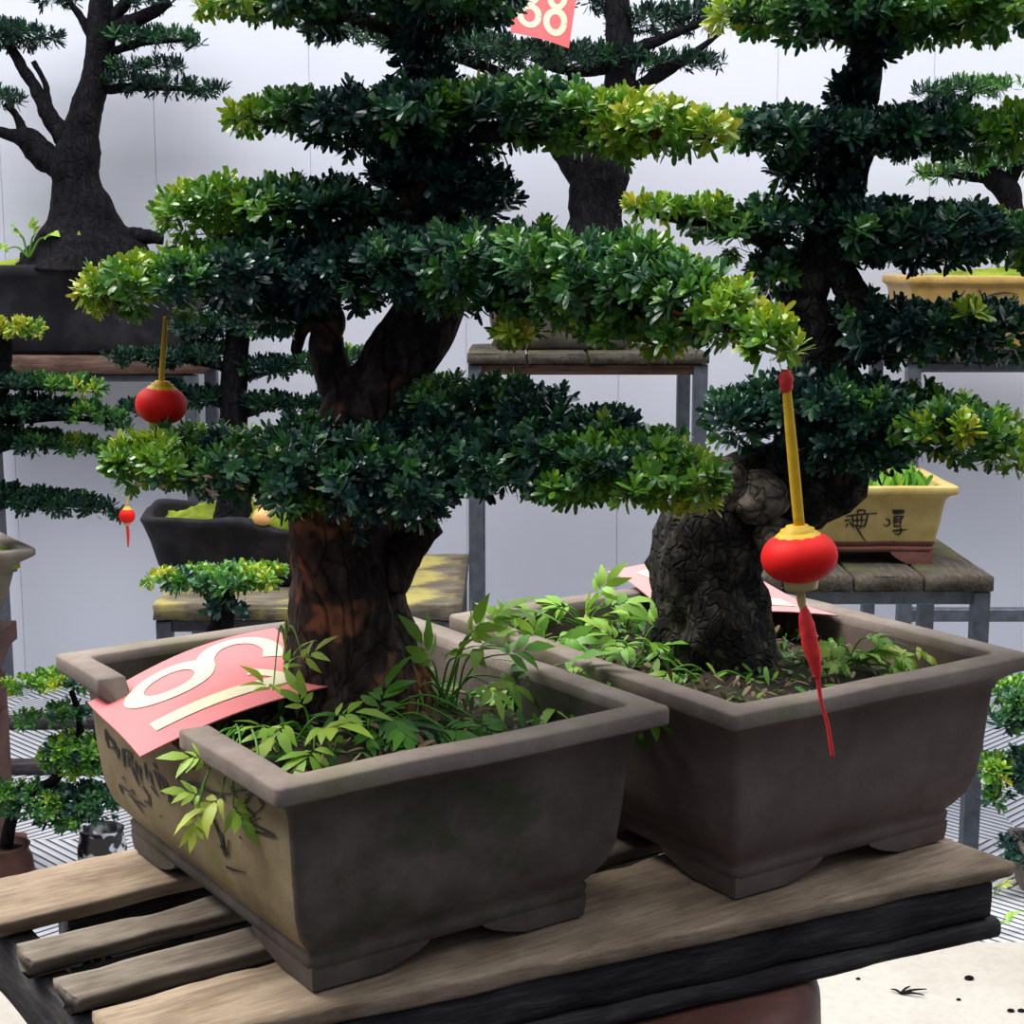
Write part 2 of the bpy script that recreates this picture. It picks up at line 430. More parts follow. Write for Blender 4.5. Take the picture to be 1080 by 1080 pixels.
def pot_geo(W, D, profile, rc=.012, ns=14, notch=None, sag=0., seed=0):
    """profile rows (inset, z, material)"""
    V = []; fm = []; Fc = []
    n = None
    for inset, z, k in profile:
        P = ring(W/2-inset, D/2-inset, rc, ns); n = len(P)
        for (x, y) in P:
            zz = z; xx = x
            w = Vector((x*9+seed, y*9, z*9))
            zz += .002*noise.noise(w) if z > .03 else 0
            if notch and x < -W/2+.07 and notch[0] < y < notch[1]:
                lim = notch[2]+.006*noise.noise(Vector((y*70, 3, seed)))
                if z > lim: zz = lim+(.002 if inset < .03 else 0)
                if z > lim-.004 and inset < .022: xx = x+(.022-inset)
            V.append((xx, y, zz))
    m = len(profile)
    for i in range(m-1):
        for j in range(n):
            Fc.append((i*n+j, i*n+(j+1) % n, (i+1)*n+(j+1) % n, (i+1)*n+j)); fm.append(profile[i][2])
    Fc.append(tuple(range(n))[::-1]); fm.append(0)
    Fc.append(tuple((m-1)*n+j for j in range(n))); fm.append(profile[-1][2])
    return V, Fc, fm
def foot_geo(sx, sy, W, D, inset, ln, h, t=.05):
    """L shaped corner foot with sloping ends"""
    x, y = W/2-inset, D/2-inset
    ln2 = ln*.72
    def arm(pts_top, pts_bot, m):
        n = len(pts_top)
        V = [(a, b, h) for a, b in pts_top]+[(a, b, 0) for a, b in pts_bot]
        Fc = [tuple(range(n)), tuple(n+j for j in range(n))[::-1]]+[(j, n+j, n+(j+1) % n, (j+1) % n) for j in range(n)]
        m.add([(sx*a, sy*b, c) for a, b, c in V], Fc)
    m = MB()
    prev = None; lv = 5; n = 6; V = []
    for a in range(lv):
        f = a/(lv-1); l = ln*(1-.42*f**1.8); e = .0005+.002*f*f; z = h*(1-f)
        V += [(x-e, y-e, z), (x-l, y-e, z), (x-l, y-t, z), (x-t, y-t, z), (x-t, y-l, z), (x-e, y-l, z)]
    V = [(sx*a, sy*b, c) for a, b, c in V]
    Fc = [(0, 1, 2, 3), (0, 3, 4, 5), tuple((lv-1)*n+k for k in (3, 2, 1, 0)), tuple((lv-1)*n+k for k in (5, 4, 3, 0))]
    Fc += [(a*n+k, (a+1)*n+k, (a+1)*n+(k+1) % n, a*n+(k+1) % n) for a in range(lv-1) for k in range(n)]
    m.add(V, Fc); return m
BIG = [(.056, .017, 0), (.053, .02, 0), (.0515, .030, 0), (.0535, .034, 0), (.047, .042, 0), (.039, .054, 0), (.033, .072, 0), (.029, .105, 0), (.0265, .14, 0), (.0245, .162, 0),
       (.020, .172, 0), (.011, .180, 0), (.003, .1835, 0), (.0005, .1845, 1), (0, .1865, 1), (0, .1975, 1), (.0012, .2, 1), (.025, .2, 1), (.0275, .1985, 1), (.0295, .19, 0), (.034, .15, 0), (.036, .12, 0)]
def big_pot(root, c, yaw, W, D, h, mats, left_slip=None, notch=None, prof=BIG, seed=0, foot_mat=None, rc=.007, scale=1., foot_ln=.115, ns=22):
    k = h/.2
    pr = [(i*k, z*k, m) for i, z, m in prof]
    V, Fc, fm = pot_geo(W, D, pr, rc, ns, notch, seed=seed)
    if left_slip is not None:
        nr = 4*(5+ns); A = np.array(V)
        for i, f in enumerate(Fc[:-2]):
            q = A[list(f)].mean(0)
            if 2*(5+ns)+5 <= i % nr < 3*(5+ns) and .036*k < q[2] < .180*k and fm[i] == 0 and i//nr < 13: fm[i] = left_slip
    o = mesh('pot', xf(V, c, yaw), Fc, None, root, mats=mats, fm=fm)
    for sx in (-1, 1):
        for sy in (-1, 1):
            g = foot_geo(sx, sy, W, D, prof[0][0]*k-.003, foot_ln, prof[0][1]*k+.004)
            mesh('foot', xf(g.V, c, yaw), g.F, foot_mat or mats[0], o, smooth=False)
    return o
def soil(root, c, yaw, W, D, z, bulge, mat=SOIL, seed=0, name='soil', amp=.008):
    n = 34; V = []
    for i in range(n):
        for j in range(n):
            u, v = i/(n-1)*2-1, j/(n-1)*2-1
            V.append((u*W/2, v*D/2, z+bulge*(1-u*u)*(1-v*v)+amp*(noise.noise(Vector((u*5, v*5, seed)))+.6*noise.noise(Vector((u*14, v*14, seed))))))
    V = [tuple(v) for v in V]
    Fc = [(i*n+j, (i+1)*n+j, (i+1)*n+j+1, i*n+j+1) for i in range(n-1) for j in range(n-1)]
    # skirt down into the pot
    b = len(V)
    rim = [(i, 0) for i in range(n)]+[(n-1, j) for j in range(1, n)]+[(i, n-1) for i in range(n-2, -1, -1)]+[(0, j) for j in range(n-2, 0, -1)]
    idx = [i*n+j for i, j in rim]
    V += [(V[k][0], V[k][1], z-.03) for k in idx]; m = len(idx)
    Fc += [(idx[k], b+k, b+(k+1) % m, idx[(k+1) % m]) for k in range(m)]
    Fc.append(tuple(b+k for k in range(m))[::-1])
    return mesh(name, xf(V, c, yaw), Fc, mat, root)

#@@SETTING
# ---------------------------------------------------------------- setting
WALLY = 4.95
m, nt, b = new_mat('white_panel_wall')
f = noise_n(nt, coords(nt, (1, 1, .3)), 1.2, 4)
nt.links.new(ramp(nt, f, [(.3, (.72, .725, .80)), (.7, (.80, .80, .86))]), b.inputs['Base Color']); b.inputs['Roughness'].default_value = .45
WALLM = m
wb = MB(); pw = 160*S(WALLY); x0 = at(7, 300, WALLY)[0]
for i in range(-6, 14):
    wb.box(x0+i*pw+.0012, x0+(i+1)*pw-.0012, WALLY, WALLY+.04, FLOOR, 2.6)
wb.box(x0-6*pw, x0+14*pw, WALLY+.003, WALLY+.06, FLOOR, 2.6)
w = mesh('wall_back', wb.V, wb.F, WALLM, smooth=False); w['kind'] = 'structure'

# pale concrete in front, grooved grey drain tiles behind
m, nt, b = new_mat('pale_concrete')
v = coords(nt, (1, 1, 1), 'Object')
f1 = noise_n(nt, v, 3, 6); f2 = noise_n(nt, v, 60, 4)
col = ramp(nt, f1, [(.3, (.31, .277, .23)), (.6, (.385, .36, .315))])
col = mixc(nt, .5, col, ramp(nt, f2, [(.3, (.8, .8, .8)), (.55, (1, 1, 1))]), 'MULTIPLY')
nt.links.new(col, b.inputs['Base Color']); b.inputs['Roughness'].default_value = .7; bump(nt, b, f2, .2, .002)
CONC = m
m, nt, b = new_mat('grooved_grey_tile')
tc = nt.nodes.new('ShaderNodeTexCoord'); sx = nt.nodes.new('ShaderNodeSeparateXYZ'); nt.links.new(tc.outputs['Object'], sx.inputs[0])
def mth(op, a, b_=None):
    n = nt.nodes.new('ShaderNodeMath'); n.operation = op
    for i, v in enumerate((a, b_)):
        if v is None: continue
        if isinstance(v, bpy.types.NodeSocket): nt.links.new(v, n.inputs[i])
        else: n.inputs[i].default_value = v
    return n.outputs[0]
TS = .30
X, Yc = sx.outputs[0], sx.outputs[1]
ck = mth('MODULO', mth('ADD', mth('FLOOR', mth('DIVIDE', X, TS)), mth('ADD', mth('FLOOR', mth('DIVIDE', Yc, TS)), 400)), 2)
d1 = mth('ADD', X, Yc); d2 = mth('SUBTRACT', X, Yc)
dd = mth('ADD', mth('MULTIPLY', d1, ck), mth('MULTIPLY', d2, mth('SUBTRACT', 1, ck)))
st = mth('PINGPONG', mth('ADD', mth('MULTIPLY', dd, 1/.031), 1000), .5)
fine = ramp(nt, st, [(.11, (.035, .036, .042)), (.2, (.50, .51, .55))])
big = noise_n(nt, tc.outputs['Object'], 4, 5)
col = mixc(nt, .5, fine, ramp(nt, big, [(.35, (.6, .6, .6)), (.65, (1, 1, 1))]), 'MULTIPLY')
nt.links.new(col, b.inputs['Base Color']); b.inputs['Roughness'].default_value = .6; bump(nt, b, st, .8, .01)
TILE = m
fx0, fx1 = -3.2, 4.2; FB = 3.02
DARKC = clay_mat('low_bounce_floor', (.05, .048, .045), (.08, .076, .07), (.12, .115, .105))  # unseen near floor, made dark to cut light bounced onto the bench
fl = MB(); fl.box(fx0, fx1, -.8, 1.95, FLOOR-.08, FLOOR)
o = mesh('floor', fl.V, fl.F, DARKC, smooth=False); o['kind'] = 'structure'
fl = MB(); fl.box(fx0, fx1, 1.95, FB, FLOOR-.08, FLOOR)
o = mesh('floor', fl.V, fl.F, CONC, smooth=False); o['kind'] = 'structure'
fl = MB(); fl.box(fx0, fx1, FB, WALLY, FLOOR-.08, FLOOR-.004)
o = mesh('floor', fl.V, fl.F, TILE, smooth=False, origin=(0, 0, 0)); o['kind'] = 'structure'
FT = FLOOR-.004

#@@BENCH
# ---------------------------------------------------------------- bench
BY = .61
bu = np.array([math.cos(BY), math.sin(BY), 0]); bv = np.array([-math.sin(BY), math.cos(BY), 0])
def uv(u, v, z=0): return bu*u+bv*v+np.array([0, 0, z])
U0, U1 = .412, 1.292
bench = thing('wooden_bench', 'weathered grey slatted wooden bench carrying the two big brown bonsai pots', 'bench', uv(.86, 1.24, -.1))
def bench_beam(name, u0, u1, v0, v1, z0, z1, mat, seed, amp=.0035, chip=.006, wfun=None, bev=.003, nx=90, under=.014):  # undercut shape added to put the slat sides in shade
    V, Fc = beam_geo(u1-u0, v1-v0, z1-z0, bev, amp, nx, seed, wfun, chip, under)
    c = uv((u0+u1)/2, (v0+v1)/2, (z0+z1)/2)
    return mesh(name, V, Fc, mat, bench, yaw=BY, origin=c)
fw0, fw1 = 1.19-1.108, 1.19-.968                       # front board widens to the right
def wf(t):
    w_ = fw0+(fw1-fw0)*t; return (.5*(fw1-w_), w_/fw1)
bench_beam('slat', U0+.006, U1, .968, 1.19, -.0195, -.003, WOOD, 3, wfun=wf, under=.004, chip=.006)
bench_beam('slat', U0+.002, U1-.01, 1.213, 1.268, -.022, -.003, WOOD_MID, 5)
bench_beam('slat', U0-.004, U1-.01, 1.302, 1.352, -.022, -.003, WOOD_MID, 8)
bench_beam('slat', U0-.006, U1-.01, 1.400, 1.512, -.022, -.003, WOOD, 11)
# front apron follows the slanted board edge
def slant(name, ua, va, ub, vb, t, z0, z1, mat, seed):
    a, b_ = uv(ua, va), uv(ub, vb); d = b_-a; L = np.linalg.norm(d[:2]); yaw = math.atan2(d[1], d[0])
    V, Fc = beam_geo(L, t, z1-z0, .004, .004, 50, seed, None, .005)
    c = (a+b_)/2+np.array([-math.sin(yaw), math.cos(yaw), 0])*t/2
    c[2] = (z0+z1)/2
    return mesh(name, V, Fc, mat, bench, yaw=yaw, origin=c)
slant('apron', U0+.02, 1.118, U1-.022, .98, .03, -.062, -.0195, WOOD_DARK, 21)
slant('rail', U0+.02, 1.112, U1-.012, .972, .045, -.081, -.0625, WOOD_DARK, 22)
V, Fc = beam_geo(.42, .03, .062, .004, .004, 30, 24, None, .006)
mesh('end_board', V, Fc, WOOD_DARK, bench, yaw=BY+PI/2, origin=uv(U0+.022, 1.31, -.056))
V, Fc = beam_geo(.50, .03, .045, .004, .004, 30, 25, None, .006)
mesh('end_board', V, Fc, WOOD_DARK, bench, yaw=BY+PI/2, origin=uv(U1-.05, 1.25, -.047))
slant('rail', U0+.09, 1.48, U1-.03, 1.48, .03, -.17, -.026, WOOD_DARK, 26)  # rear rail, deepened to block the bright floor behind the slat gaps
# round stoneware stool under the bench
sc_ = (.075, 1.50, FLOOR)
prof = [(.15, 0), (.16, .01), (.165, .06), (.19, .2), (.215, .38), (.228, .5), (.232, .56), (.228, .6), (.226, .64), (.215, .667), (.19, .667)]
V, Fc = lathe_geo(prof, sc_, 64)
o = mesh('pottery_stool', V, Fc, CLAY_RED); tag(o, 'round reddish-brown pottery stool holding up the wooden bench from below', 'stool')

#@@FRONT
# ---------------------------------------------------------------- front bonsai
P1C, P1Y, P1W, P1D = np.array([-.1594, 1.4802, 0]), .60, .387, .5025
T1 = thing('potted_bonsai', 'large bonsai in the notched brown pot with tan written side, front left on bench', 'bonsai', P1C, 'two large bonsai on the bench')
# where the rim is broken away
def loc1(p): 
    d = np.asarray(p)-P1C; c_, s_ = math.cos(P1Y), math.sin(P1Y)
    return np.array([d[0]*c_+d[1]*s_, -d[0]*s_+d[1]*c_, d[2]])
ya, yb = loc1(atz(196, 768, .2))[1], loc1(atz(128, 716, .2))[1]
pot1 = big_pot(T1, P1C, P1Y, P1W, P1D, .2, [CLAY_BROWN, CLAY_RIM, CLAY_TAN], 2, (ya, yb, .163), seed=1, ns=44)
soil(T1, P1C, P1Y, P1W-.066, P1D-.066, .155, .016, seed=1)
# ink writing on the tan side
nL = np.array([-math.cos(P1Y), -math.sin(P1Y), 0]); pL = P1C+(-nL)*0
k_ = 240/1080
INKP = [[(95, 130), (98, 170), (110, 220)], [(110, 165), (130, 200)], [(130, 180), (140, 220), (155, 270)], [(115, 215), (150, 225)], [(100, 150), (130, 190)], [(150, 215), (158, 260)],
        [(175, 220), (180, 270), (185, 310)], [(180, 225), (215, 250), (210, 310)], [(200, 250), (203, 310)], [(215, 300), (245, 370)], [(225, 330), (255, 400)], [(235, 280), (243, 350)], [(255, 300), (265, 390)], [(280, 290), (290, 370)],
        [(175, 355), (185, 372)], [(160, 390), (175, 440)], [(165, 400), (215, 430)], [(215, 415), (235, 445)], [(205, 440), (245, 475)], [(225, 460), (275, 530)], [(245, 470), (290, 500)], [(280, 470), (310, 490)], [(300, 440), (305, 500)], [(270, 400), (300, 450)],
        [(320, 290), (340, 320)], [(320, 325), (385, 395), (395, 480)], [(330, 340), (365, 440)], [(350, 350), (380, 430)], [(380, 410), (420, 485)], [(300, 330), (320, 400)], [(355, 540), (362, 550)], [(395, 430), (405, 490)], [(310, 400), (345, 450)],
        [(430, 342), (445, 376)], [(480, 380), (540, 390)], [(500, 390), (600, 430), (700, 440)], [(560, 400), (640, 455)], [(640, 430), (660, 470)], [(500, 470), (515, 495)],
        [(690, 400), (700, 430), (720, 460)], [(700, 430), (780, 420), (760, 480), (720, 470)], [(760, 440), (830, 450), (840, 500), (790, 540)], [(820, 450), (832, 485)], [(740, 560), (780, 575), (830, 550)], [(760, 500), (800, 540), (770, 560)], [(700, 490), (760, 580)], [(780, 600), (800, 585), (890, 630), (880, 642), (790, 605)],
        [(588, 518), (640, 640), (665, 735), (680, 655)], [(645, 620), (655, 690), (682, 730)], [(612, 560), (640, 650)], [(638, 680), (650, 702)], [(665, 783), (710, 800), (762, 812)], [(730, 640), (742, 652)], [(800, 620), (880, 628)],
        [(470, 225), (505, 262), (515, 310), (500, 316)]]
def on_left(x, y):
    px, py = 90+x*k_, 740+y*k_
    # follow the curved wall: find inset for the height met
    ins = .026
    for _ in range(4):
        p = at_plane(px, py, P1C+nL*(P1W/2-ins+.0012), nL)
        z = p[2]
        ins = float(np.interp(z, [q[1] for q in BIG[4:12]], [q[0] for q in BIG[4:12]]))
    return p
g = ribbon([(p, 1.3 if len(p) > 2 else 1.) for p in INKP], on_left, 9.5)
mesh('ink_writing', g.V, g.F, INK, pot1, smooth=False)['label'] = 'black brush writing on the tan side'

Y1 = 1.50
V, Fc = tube_geo(pxpath([(380, 775, 98), (378, 735, 78), (373, 690, 70), (369, 640, 64), (365, 590, 60), (360, 550, 62), (362, 510, 56), (376, 465, 46), (388, 435, 42), (405, 405, 36), (428, 370, 36), (448, 335, 38), (455, 290, 36), (452, 240, 32), (448, 180, 29), (447, 130, 25), (447, 80, 21), (446, 30, 17), (446, -30, 12)], Y1), 110, 40, .16, 16, 2, .07)
trunk1 = mesh('trunk', V, Fc, BARK_RED, T1)
def branch(par, pts, Y, mat, seed=0, n=24, seg=12, amp=.18):
    return tube('branch', pts, Y, mat, par, n=n, seg=seg, amp=amp, nscale=30, seed=seed)
branch(trunk1, [(378, 448, 28), (358, 412, 21), (346, 380, 20), (345, 352, 17), (352, 338, 13), (345, 322, 10), (300, 300, 8), (240, 300, 6), (160, 300, 3, 1.47)], Y1, BARK_RED, 3, 40)
branch(trunk1, [(345, 360, 13), (330, 340, 11), (318, 350, 8), (312, 372, 6)], Y1, BARK_RED, 4)
branch(trunk1, [(405, 610, 30), (428, 580, 22), (446, 562, 15), (461, 552, 12)], 1.49, BARK_RED, 5)
branch(trunk1, [(452, 300, 20), (520, 300, 12, 1.42), (640, 320, 9, 1.3), (780, 350, 5, 1.16), (832, 370, 3, 1.12)], Y1, BARK_RED, 6, 40)
branch(trunk1, [(450, 140, 15), (540, 140, 10, 1.46), (650, 140, 7, 1.38), (750, 145, 3, 1.3)], Y1, BARK_RED, 7, 30)
branch(trunk1, [(447, 130, 12), (370, 125, 8), (300, 125, 5), (245, 125, 2)], Y1, BARK_RED, 8)
branch(trunk1, [(452, 225, 14), (370, 220, 9), (270, 220, 6), (180, 222, 3)], Y1, BARK_RED, 9)
branch(trunk1, [(385, 500, 20), (470, 480, 13, 1.46), (600, 475, 9, 1.36), (740, 500, 4, 1.26)], Y1, BARK_RED, 10, 30)
branch(trunk1, [(360, 515, 18), (280, 500, 10, 1.47), (190, 490, 6, 1.45), (125, 490, 3, 1.45)], Y1, BARK_RED, 11, 30)
branch(trunk1, [(447, 50, 10), (380, 20, 7), (260, 10, 3)], Y1, BARK_RED, 12)
branch(trunk1, [(447, 40, 10), (490, 20, 6), (530, 6, 3)], Y1, BARK_RED, 13)
tube('guy_wire', [(526, 150, .9), (540, 185, .9), (549, 218, .9)], 1.5, INK, T1, n=4, seg=6)
LL, LW = .0150, .0047
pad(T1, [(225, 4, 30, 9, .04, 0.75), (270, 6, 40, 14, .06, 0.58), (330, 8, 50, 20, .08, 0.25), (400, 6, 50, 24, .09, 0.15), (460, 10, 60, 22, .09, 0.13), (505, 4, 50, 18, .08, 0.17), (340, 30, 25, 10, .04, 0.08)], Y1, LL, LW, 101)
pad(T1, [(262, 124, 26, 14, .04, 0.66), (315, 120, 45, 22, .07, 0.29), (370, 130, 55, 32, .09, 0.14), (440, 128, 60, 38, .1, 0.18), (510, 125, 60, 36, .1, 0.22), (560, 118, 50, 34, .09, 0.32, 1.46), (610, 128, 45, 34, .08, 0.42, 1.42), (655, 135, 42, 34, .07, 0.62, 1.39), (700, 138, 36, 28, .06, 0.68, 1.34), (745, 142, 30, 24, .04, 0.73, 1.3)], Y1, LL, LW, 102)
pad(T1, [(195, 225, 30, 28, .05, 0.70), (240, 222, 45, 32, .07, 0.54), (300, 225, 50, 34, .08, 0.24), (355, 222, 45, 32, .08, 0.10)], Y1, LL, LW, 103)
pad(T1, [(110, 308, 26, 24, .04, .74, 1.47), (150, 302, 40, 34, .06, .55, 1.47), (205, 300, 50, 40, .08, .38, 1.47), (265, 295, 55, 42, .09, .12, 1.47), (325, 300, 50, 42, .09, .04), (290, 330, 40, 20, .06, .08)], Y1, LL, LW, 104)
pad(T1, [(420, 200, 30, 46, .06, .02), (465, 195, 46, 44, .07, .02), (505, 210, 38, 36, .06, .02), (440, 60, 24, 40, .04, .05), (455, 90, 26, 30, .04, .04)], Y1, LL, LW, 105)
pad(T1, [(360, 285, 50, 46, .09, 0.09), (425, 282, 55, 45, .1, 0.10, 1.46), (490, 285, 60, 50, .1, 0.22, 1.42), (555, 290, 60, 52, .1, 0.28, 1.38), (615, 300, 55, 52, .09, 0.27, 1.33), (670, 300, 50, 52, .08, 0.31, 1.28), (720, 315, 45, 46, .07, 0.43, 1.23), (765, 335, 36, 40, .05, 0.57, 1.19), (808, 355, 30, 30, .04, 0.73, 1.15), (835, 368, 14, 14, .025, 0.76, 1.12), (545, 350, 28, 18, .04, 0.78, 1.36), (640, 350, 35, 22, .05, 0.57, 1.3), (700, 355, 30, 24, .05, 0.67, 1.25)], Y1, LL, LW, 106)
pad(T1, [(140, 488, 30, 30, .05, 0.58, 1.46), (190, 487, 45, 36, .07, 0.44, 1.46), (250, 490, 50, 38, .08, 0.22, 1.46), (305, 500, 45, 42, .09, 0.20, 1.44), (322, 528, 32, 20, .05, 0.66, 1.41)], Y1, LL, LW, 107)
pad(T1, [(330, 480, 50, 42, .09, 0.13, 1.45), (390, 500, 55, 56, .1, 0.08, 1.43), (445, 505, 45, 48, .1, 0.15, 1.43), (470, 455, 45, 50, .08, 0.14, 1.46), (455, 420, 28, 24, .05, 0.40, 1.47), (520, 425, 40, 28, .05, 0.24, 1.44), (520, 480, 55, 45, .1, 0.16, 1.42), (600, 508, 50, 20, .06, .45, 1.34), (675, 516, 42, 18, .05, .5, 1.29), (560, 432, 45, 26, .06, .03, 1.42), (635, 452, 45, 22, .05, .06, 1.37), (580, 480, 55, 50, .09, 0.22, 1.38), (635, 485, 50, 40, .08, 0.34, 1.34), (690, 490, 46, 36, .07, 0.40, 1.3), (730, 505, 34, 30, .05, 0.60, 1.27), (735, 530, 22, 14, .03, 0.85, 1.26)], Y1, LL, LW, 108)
pad(T1, [(124, 322, 14, 10, .02, .7, 1.44)], Y1, .017, .006, 109, mat=DRY, n=5, k=1.4, name='dry_sprig')['label'] = 'withered pale brown leaves'
#@@REAR
# ---------------------------------------------------------------- second bonsai
P2C, P2Y, P2W, P2D = np.array([.2251, 1.6665, 0]), .585, .395, .4818
T2 = thing('potted_bonsai', 'large bonsai with a thick crooked knobbly trunk in the plain brown pot on the right', 'bonsai', P2C, 'two large bonsai on the bench')
pot2 = big_pot(T2, P2C, P2Y, P2W, P2D, .2, [CLAY_PLAIN, CLAY_RIM], seed=4)
soil(T2, P2C, P2Y, P2W-.066, P2D-.066, .16, .018, seed=5)
Y2 = 1.66
V, Fc = tube_geo(pxpath([(757, 740, 92), (755, 705, 76), (750, 660, 66), (748, 610, 60), (756, 560, 60), (780, 527, 50), (818, 512, 45), (852, 512, 46), (876, 492, 44), (880, 450, 40), (876, 410, 34), (862, 370, 32), (846, 330, 28), (850, 295, 26), (870, 255, 25), (883, 210, 25), (893, 165, 22), (902, 120, 19), (912, 80, 18), (920, 30, 13), (922, -20, 9)], Y2), 120, 40, .24, 19, 9, .06)
trunk2 = mesh('trunk', V, Fc, BARK_GREY, T2)
def knob(par, px, py, r, Y, mat, seed):
    V, Fc = tube_geo([[*at(px, py+r*.9, Y), r*.5*S(Y)], [*at(px, py+r*.5, Y), r*.9*S(Y)], [*at(px, py, Y), r*S(Y)], [*at(px, py-r*.6, Y), r*.8*S(Y)], [*at(px, py-r*.95, Y), r*.3*S(Y)]], 16, 18, .3, 25, seed)
    return mesh('knob', V, Fc, mat, par)
knob(trunk2, 764, 512, 30, 1.625, BARK_PALE, 3); knob(trunk2, 800, 524, 30, 1.615, BARK_PALE, 7); knob(trunk2, 818, 568, 24, 1.61, BARK_PALE, 5)
knob(trunk2, 890, 495, 28, 1.64, BARK_RED, 8)
branch(trunk2, [(870, 262, 18), (905, 320, 16, 1.64), (915, 350, 12, 1.62), (980, 365, 8), (1060, 360, 5)], Y2, BARK_GREY, 23)
branch(trunk2, [(880, 440, 18), (960, 450, 12), (1060, 470, 6, 1.55)], Y2, BARK_GREY, 24)
branch(trunk2, [(872, 250, 14), (950, 250, 9), (1070, 255, 5)], Y2, BARK_GREY, 25)
branch(trunk2, [(850, 300, 14), (800, 250, 8), (720, 232, 5), (670, 222, 3)], Y2, BARK_GREY, 26)
branch(trunk2, [(893, 165, 13), (840, 140, 8), (780, 140, 4)], Y2, BARK_GREY, 27)
branch(trunk2, [(895, 155, 13), (980, 145, 8), (1075, 145, 4)], Y2, BARK_GREY, 28)
branch(trunk2, [(918, 45, 10), (840, 25, 6), (770, 20, 3)], Y2, BARK_GREY, 29)
branch(trunk2, [(918, 45, 10), (1000, 25, 6), (1075, 20, 3)], Y2, BARK_GREY, 30)
L2, W2 = .0172, .0054
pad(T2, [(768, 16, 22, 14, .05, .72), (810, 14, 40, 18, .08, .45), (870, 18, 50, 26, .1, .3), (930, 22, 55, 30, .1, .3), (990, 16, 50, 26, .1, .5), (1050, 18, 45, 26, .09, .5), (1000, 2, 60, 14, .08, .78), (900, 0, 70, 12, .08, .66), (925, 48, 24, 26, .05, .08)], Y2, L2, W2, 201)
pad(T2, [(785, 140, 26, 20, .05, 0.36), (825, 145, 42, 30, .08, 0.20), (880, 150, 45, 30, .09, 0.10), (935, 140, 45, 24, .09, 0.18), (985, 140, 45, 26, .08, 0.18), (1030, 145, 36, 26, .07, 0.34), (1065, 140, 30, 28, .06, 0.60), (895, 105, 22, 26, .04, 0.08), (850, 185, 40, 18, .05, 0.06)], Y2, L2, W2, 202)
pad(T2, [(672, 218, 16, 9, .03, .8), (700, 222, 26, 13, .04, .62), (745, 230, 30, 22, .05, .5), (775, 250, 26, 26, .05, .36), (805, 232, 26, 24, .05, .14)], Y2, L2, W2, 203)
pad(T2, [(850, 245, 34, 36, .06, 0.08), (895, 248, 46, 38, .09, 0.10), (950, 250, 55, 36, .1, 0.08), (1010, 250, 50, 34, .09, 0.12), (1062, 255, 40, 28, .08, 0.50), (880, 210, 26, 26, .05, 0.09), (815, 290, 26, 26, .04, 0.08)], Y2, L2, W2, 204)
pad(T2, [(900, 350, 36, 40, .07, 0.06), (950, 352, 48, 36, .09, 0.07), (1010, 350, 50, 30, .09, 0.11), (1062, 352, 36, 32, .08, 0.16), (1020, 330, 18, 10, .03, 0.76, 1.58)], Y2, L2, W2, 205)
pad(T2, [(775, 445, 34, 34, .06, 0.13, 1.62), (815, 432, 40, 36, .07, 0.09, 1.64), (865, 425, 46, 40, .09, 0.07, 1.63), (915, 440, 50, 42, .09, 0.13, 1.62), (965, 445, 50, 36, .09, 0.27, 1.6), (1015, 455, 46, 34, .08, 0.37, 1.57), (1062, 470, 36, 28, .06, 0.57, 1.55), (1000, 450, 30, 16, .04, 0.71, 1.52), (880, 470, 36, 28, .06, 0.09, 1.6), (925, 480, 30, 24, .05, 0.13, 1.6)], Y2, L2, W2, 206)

#@@CARDS
# ---------------------------------------------------------------- price cards
def card_quad(c00, c10, c11, c01, bend):
    """map (s,t) in 0..1 onto a gently bent sheet"""
    c00, c10, c11, c01 = map(np.asarray, (c00, c10, c11, c01))
    def f(s, t, off=0.):
        p = c00*(1-s)*(1-t)+c10*s*(1-t)+c11*s*t+c01*(1-s)*t
        n = unit(np.cross(c10-c00, c01-c00)); n = n if n[2] > 0 or abs(n[2]) < .3 and n[1] < 0 else -n
        return p+n*(off+bend(s, t))
    return f
def card(name, label, fmap, mat, n=16, thick=.0012, shape=None):
    V = []; Fc = []
    for off in (0, -thick):
        for i in range(n+1):
            for j in range(n+1): V.append(fmap(i/n, j/n, off))
    N = (n+1)**2; id_ = lambda i, j: i*(n+1)+j
    for i in range(n):
        for j in range(n):
            q = (id_(i, j), id_(i+1, j), id_(i+1, j+1), id_(i, j+1)); Fc += [q, tuple(N+k for k in q[::-1])]
    ed = [id_(i, 0) for i in range(n)]+[id_(n, j) for j in range(n)]+[id_(i, n) for i in range(n, 0, -1)]+[id_(0, j) for j in range(n, 0, -1)]
    for k in range(len(ed)):
        a, b_ = ed[k], ed[(k+1) % len(ed)]; Fc.append((a, N+a, N+b_, b_))
    root = thing(name, label, 'price card', fmap(.5, .5), 'red price cards')
    mesh('card', V, Fc, mat, root, smooth=False)
    return root
def print_on(root, fmap, strokes, mat, w, name='digit', off=.0008, const=True):
    m_ = MB()
    for pts, wf_ in strokes:
        P = catmull(np.array(pts, float), 14*(len(pts)-1)); n = len(P); L_ = []; R_ = []
        for i in range(n):
            t = P[min(i+1, n-1)]-P[max(i-1, 0)]; t = t/(np.linalg.norm(t)+1e-9)
            s_ = np.array([-t[1], t[0]*1.0]); ww = w*wf_*.5
            L_.append(P[i]+s_*ww); R_.append(P[i]-s_*ww)
        Vv = [fmap(*q, off) for q in L_]+[fmap(*q, off) for q in R_]
        m_.add(Vv, [(i, i+1, n+i+1, n+i) for i in range(n-1)])
    return mesh(name, m_.V, m_.F, mat, root, smooth=False)
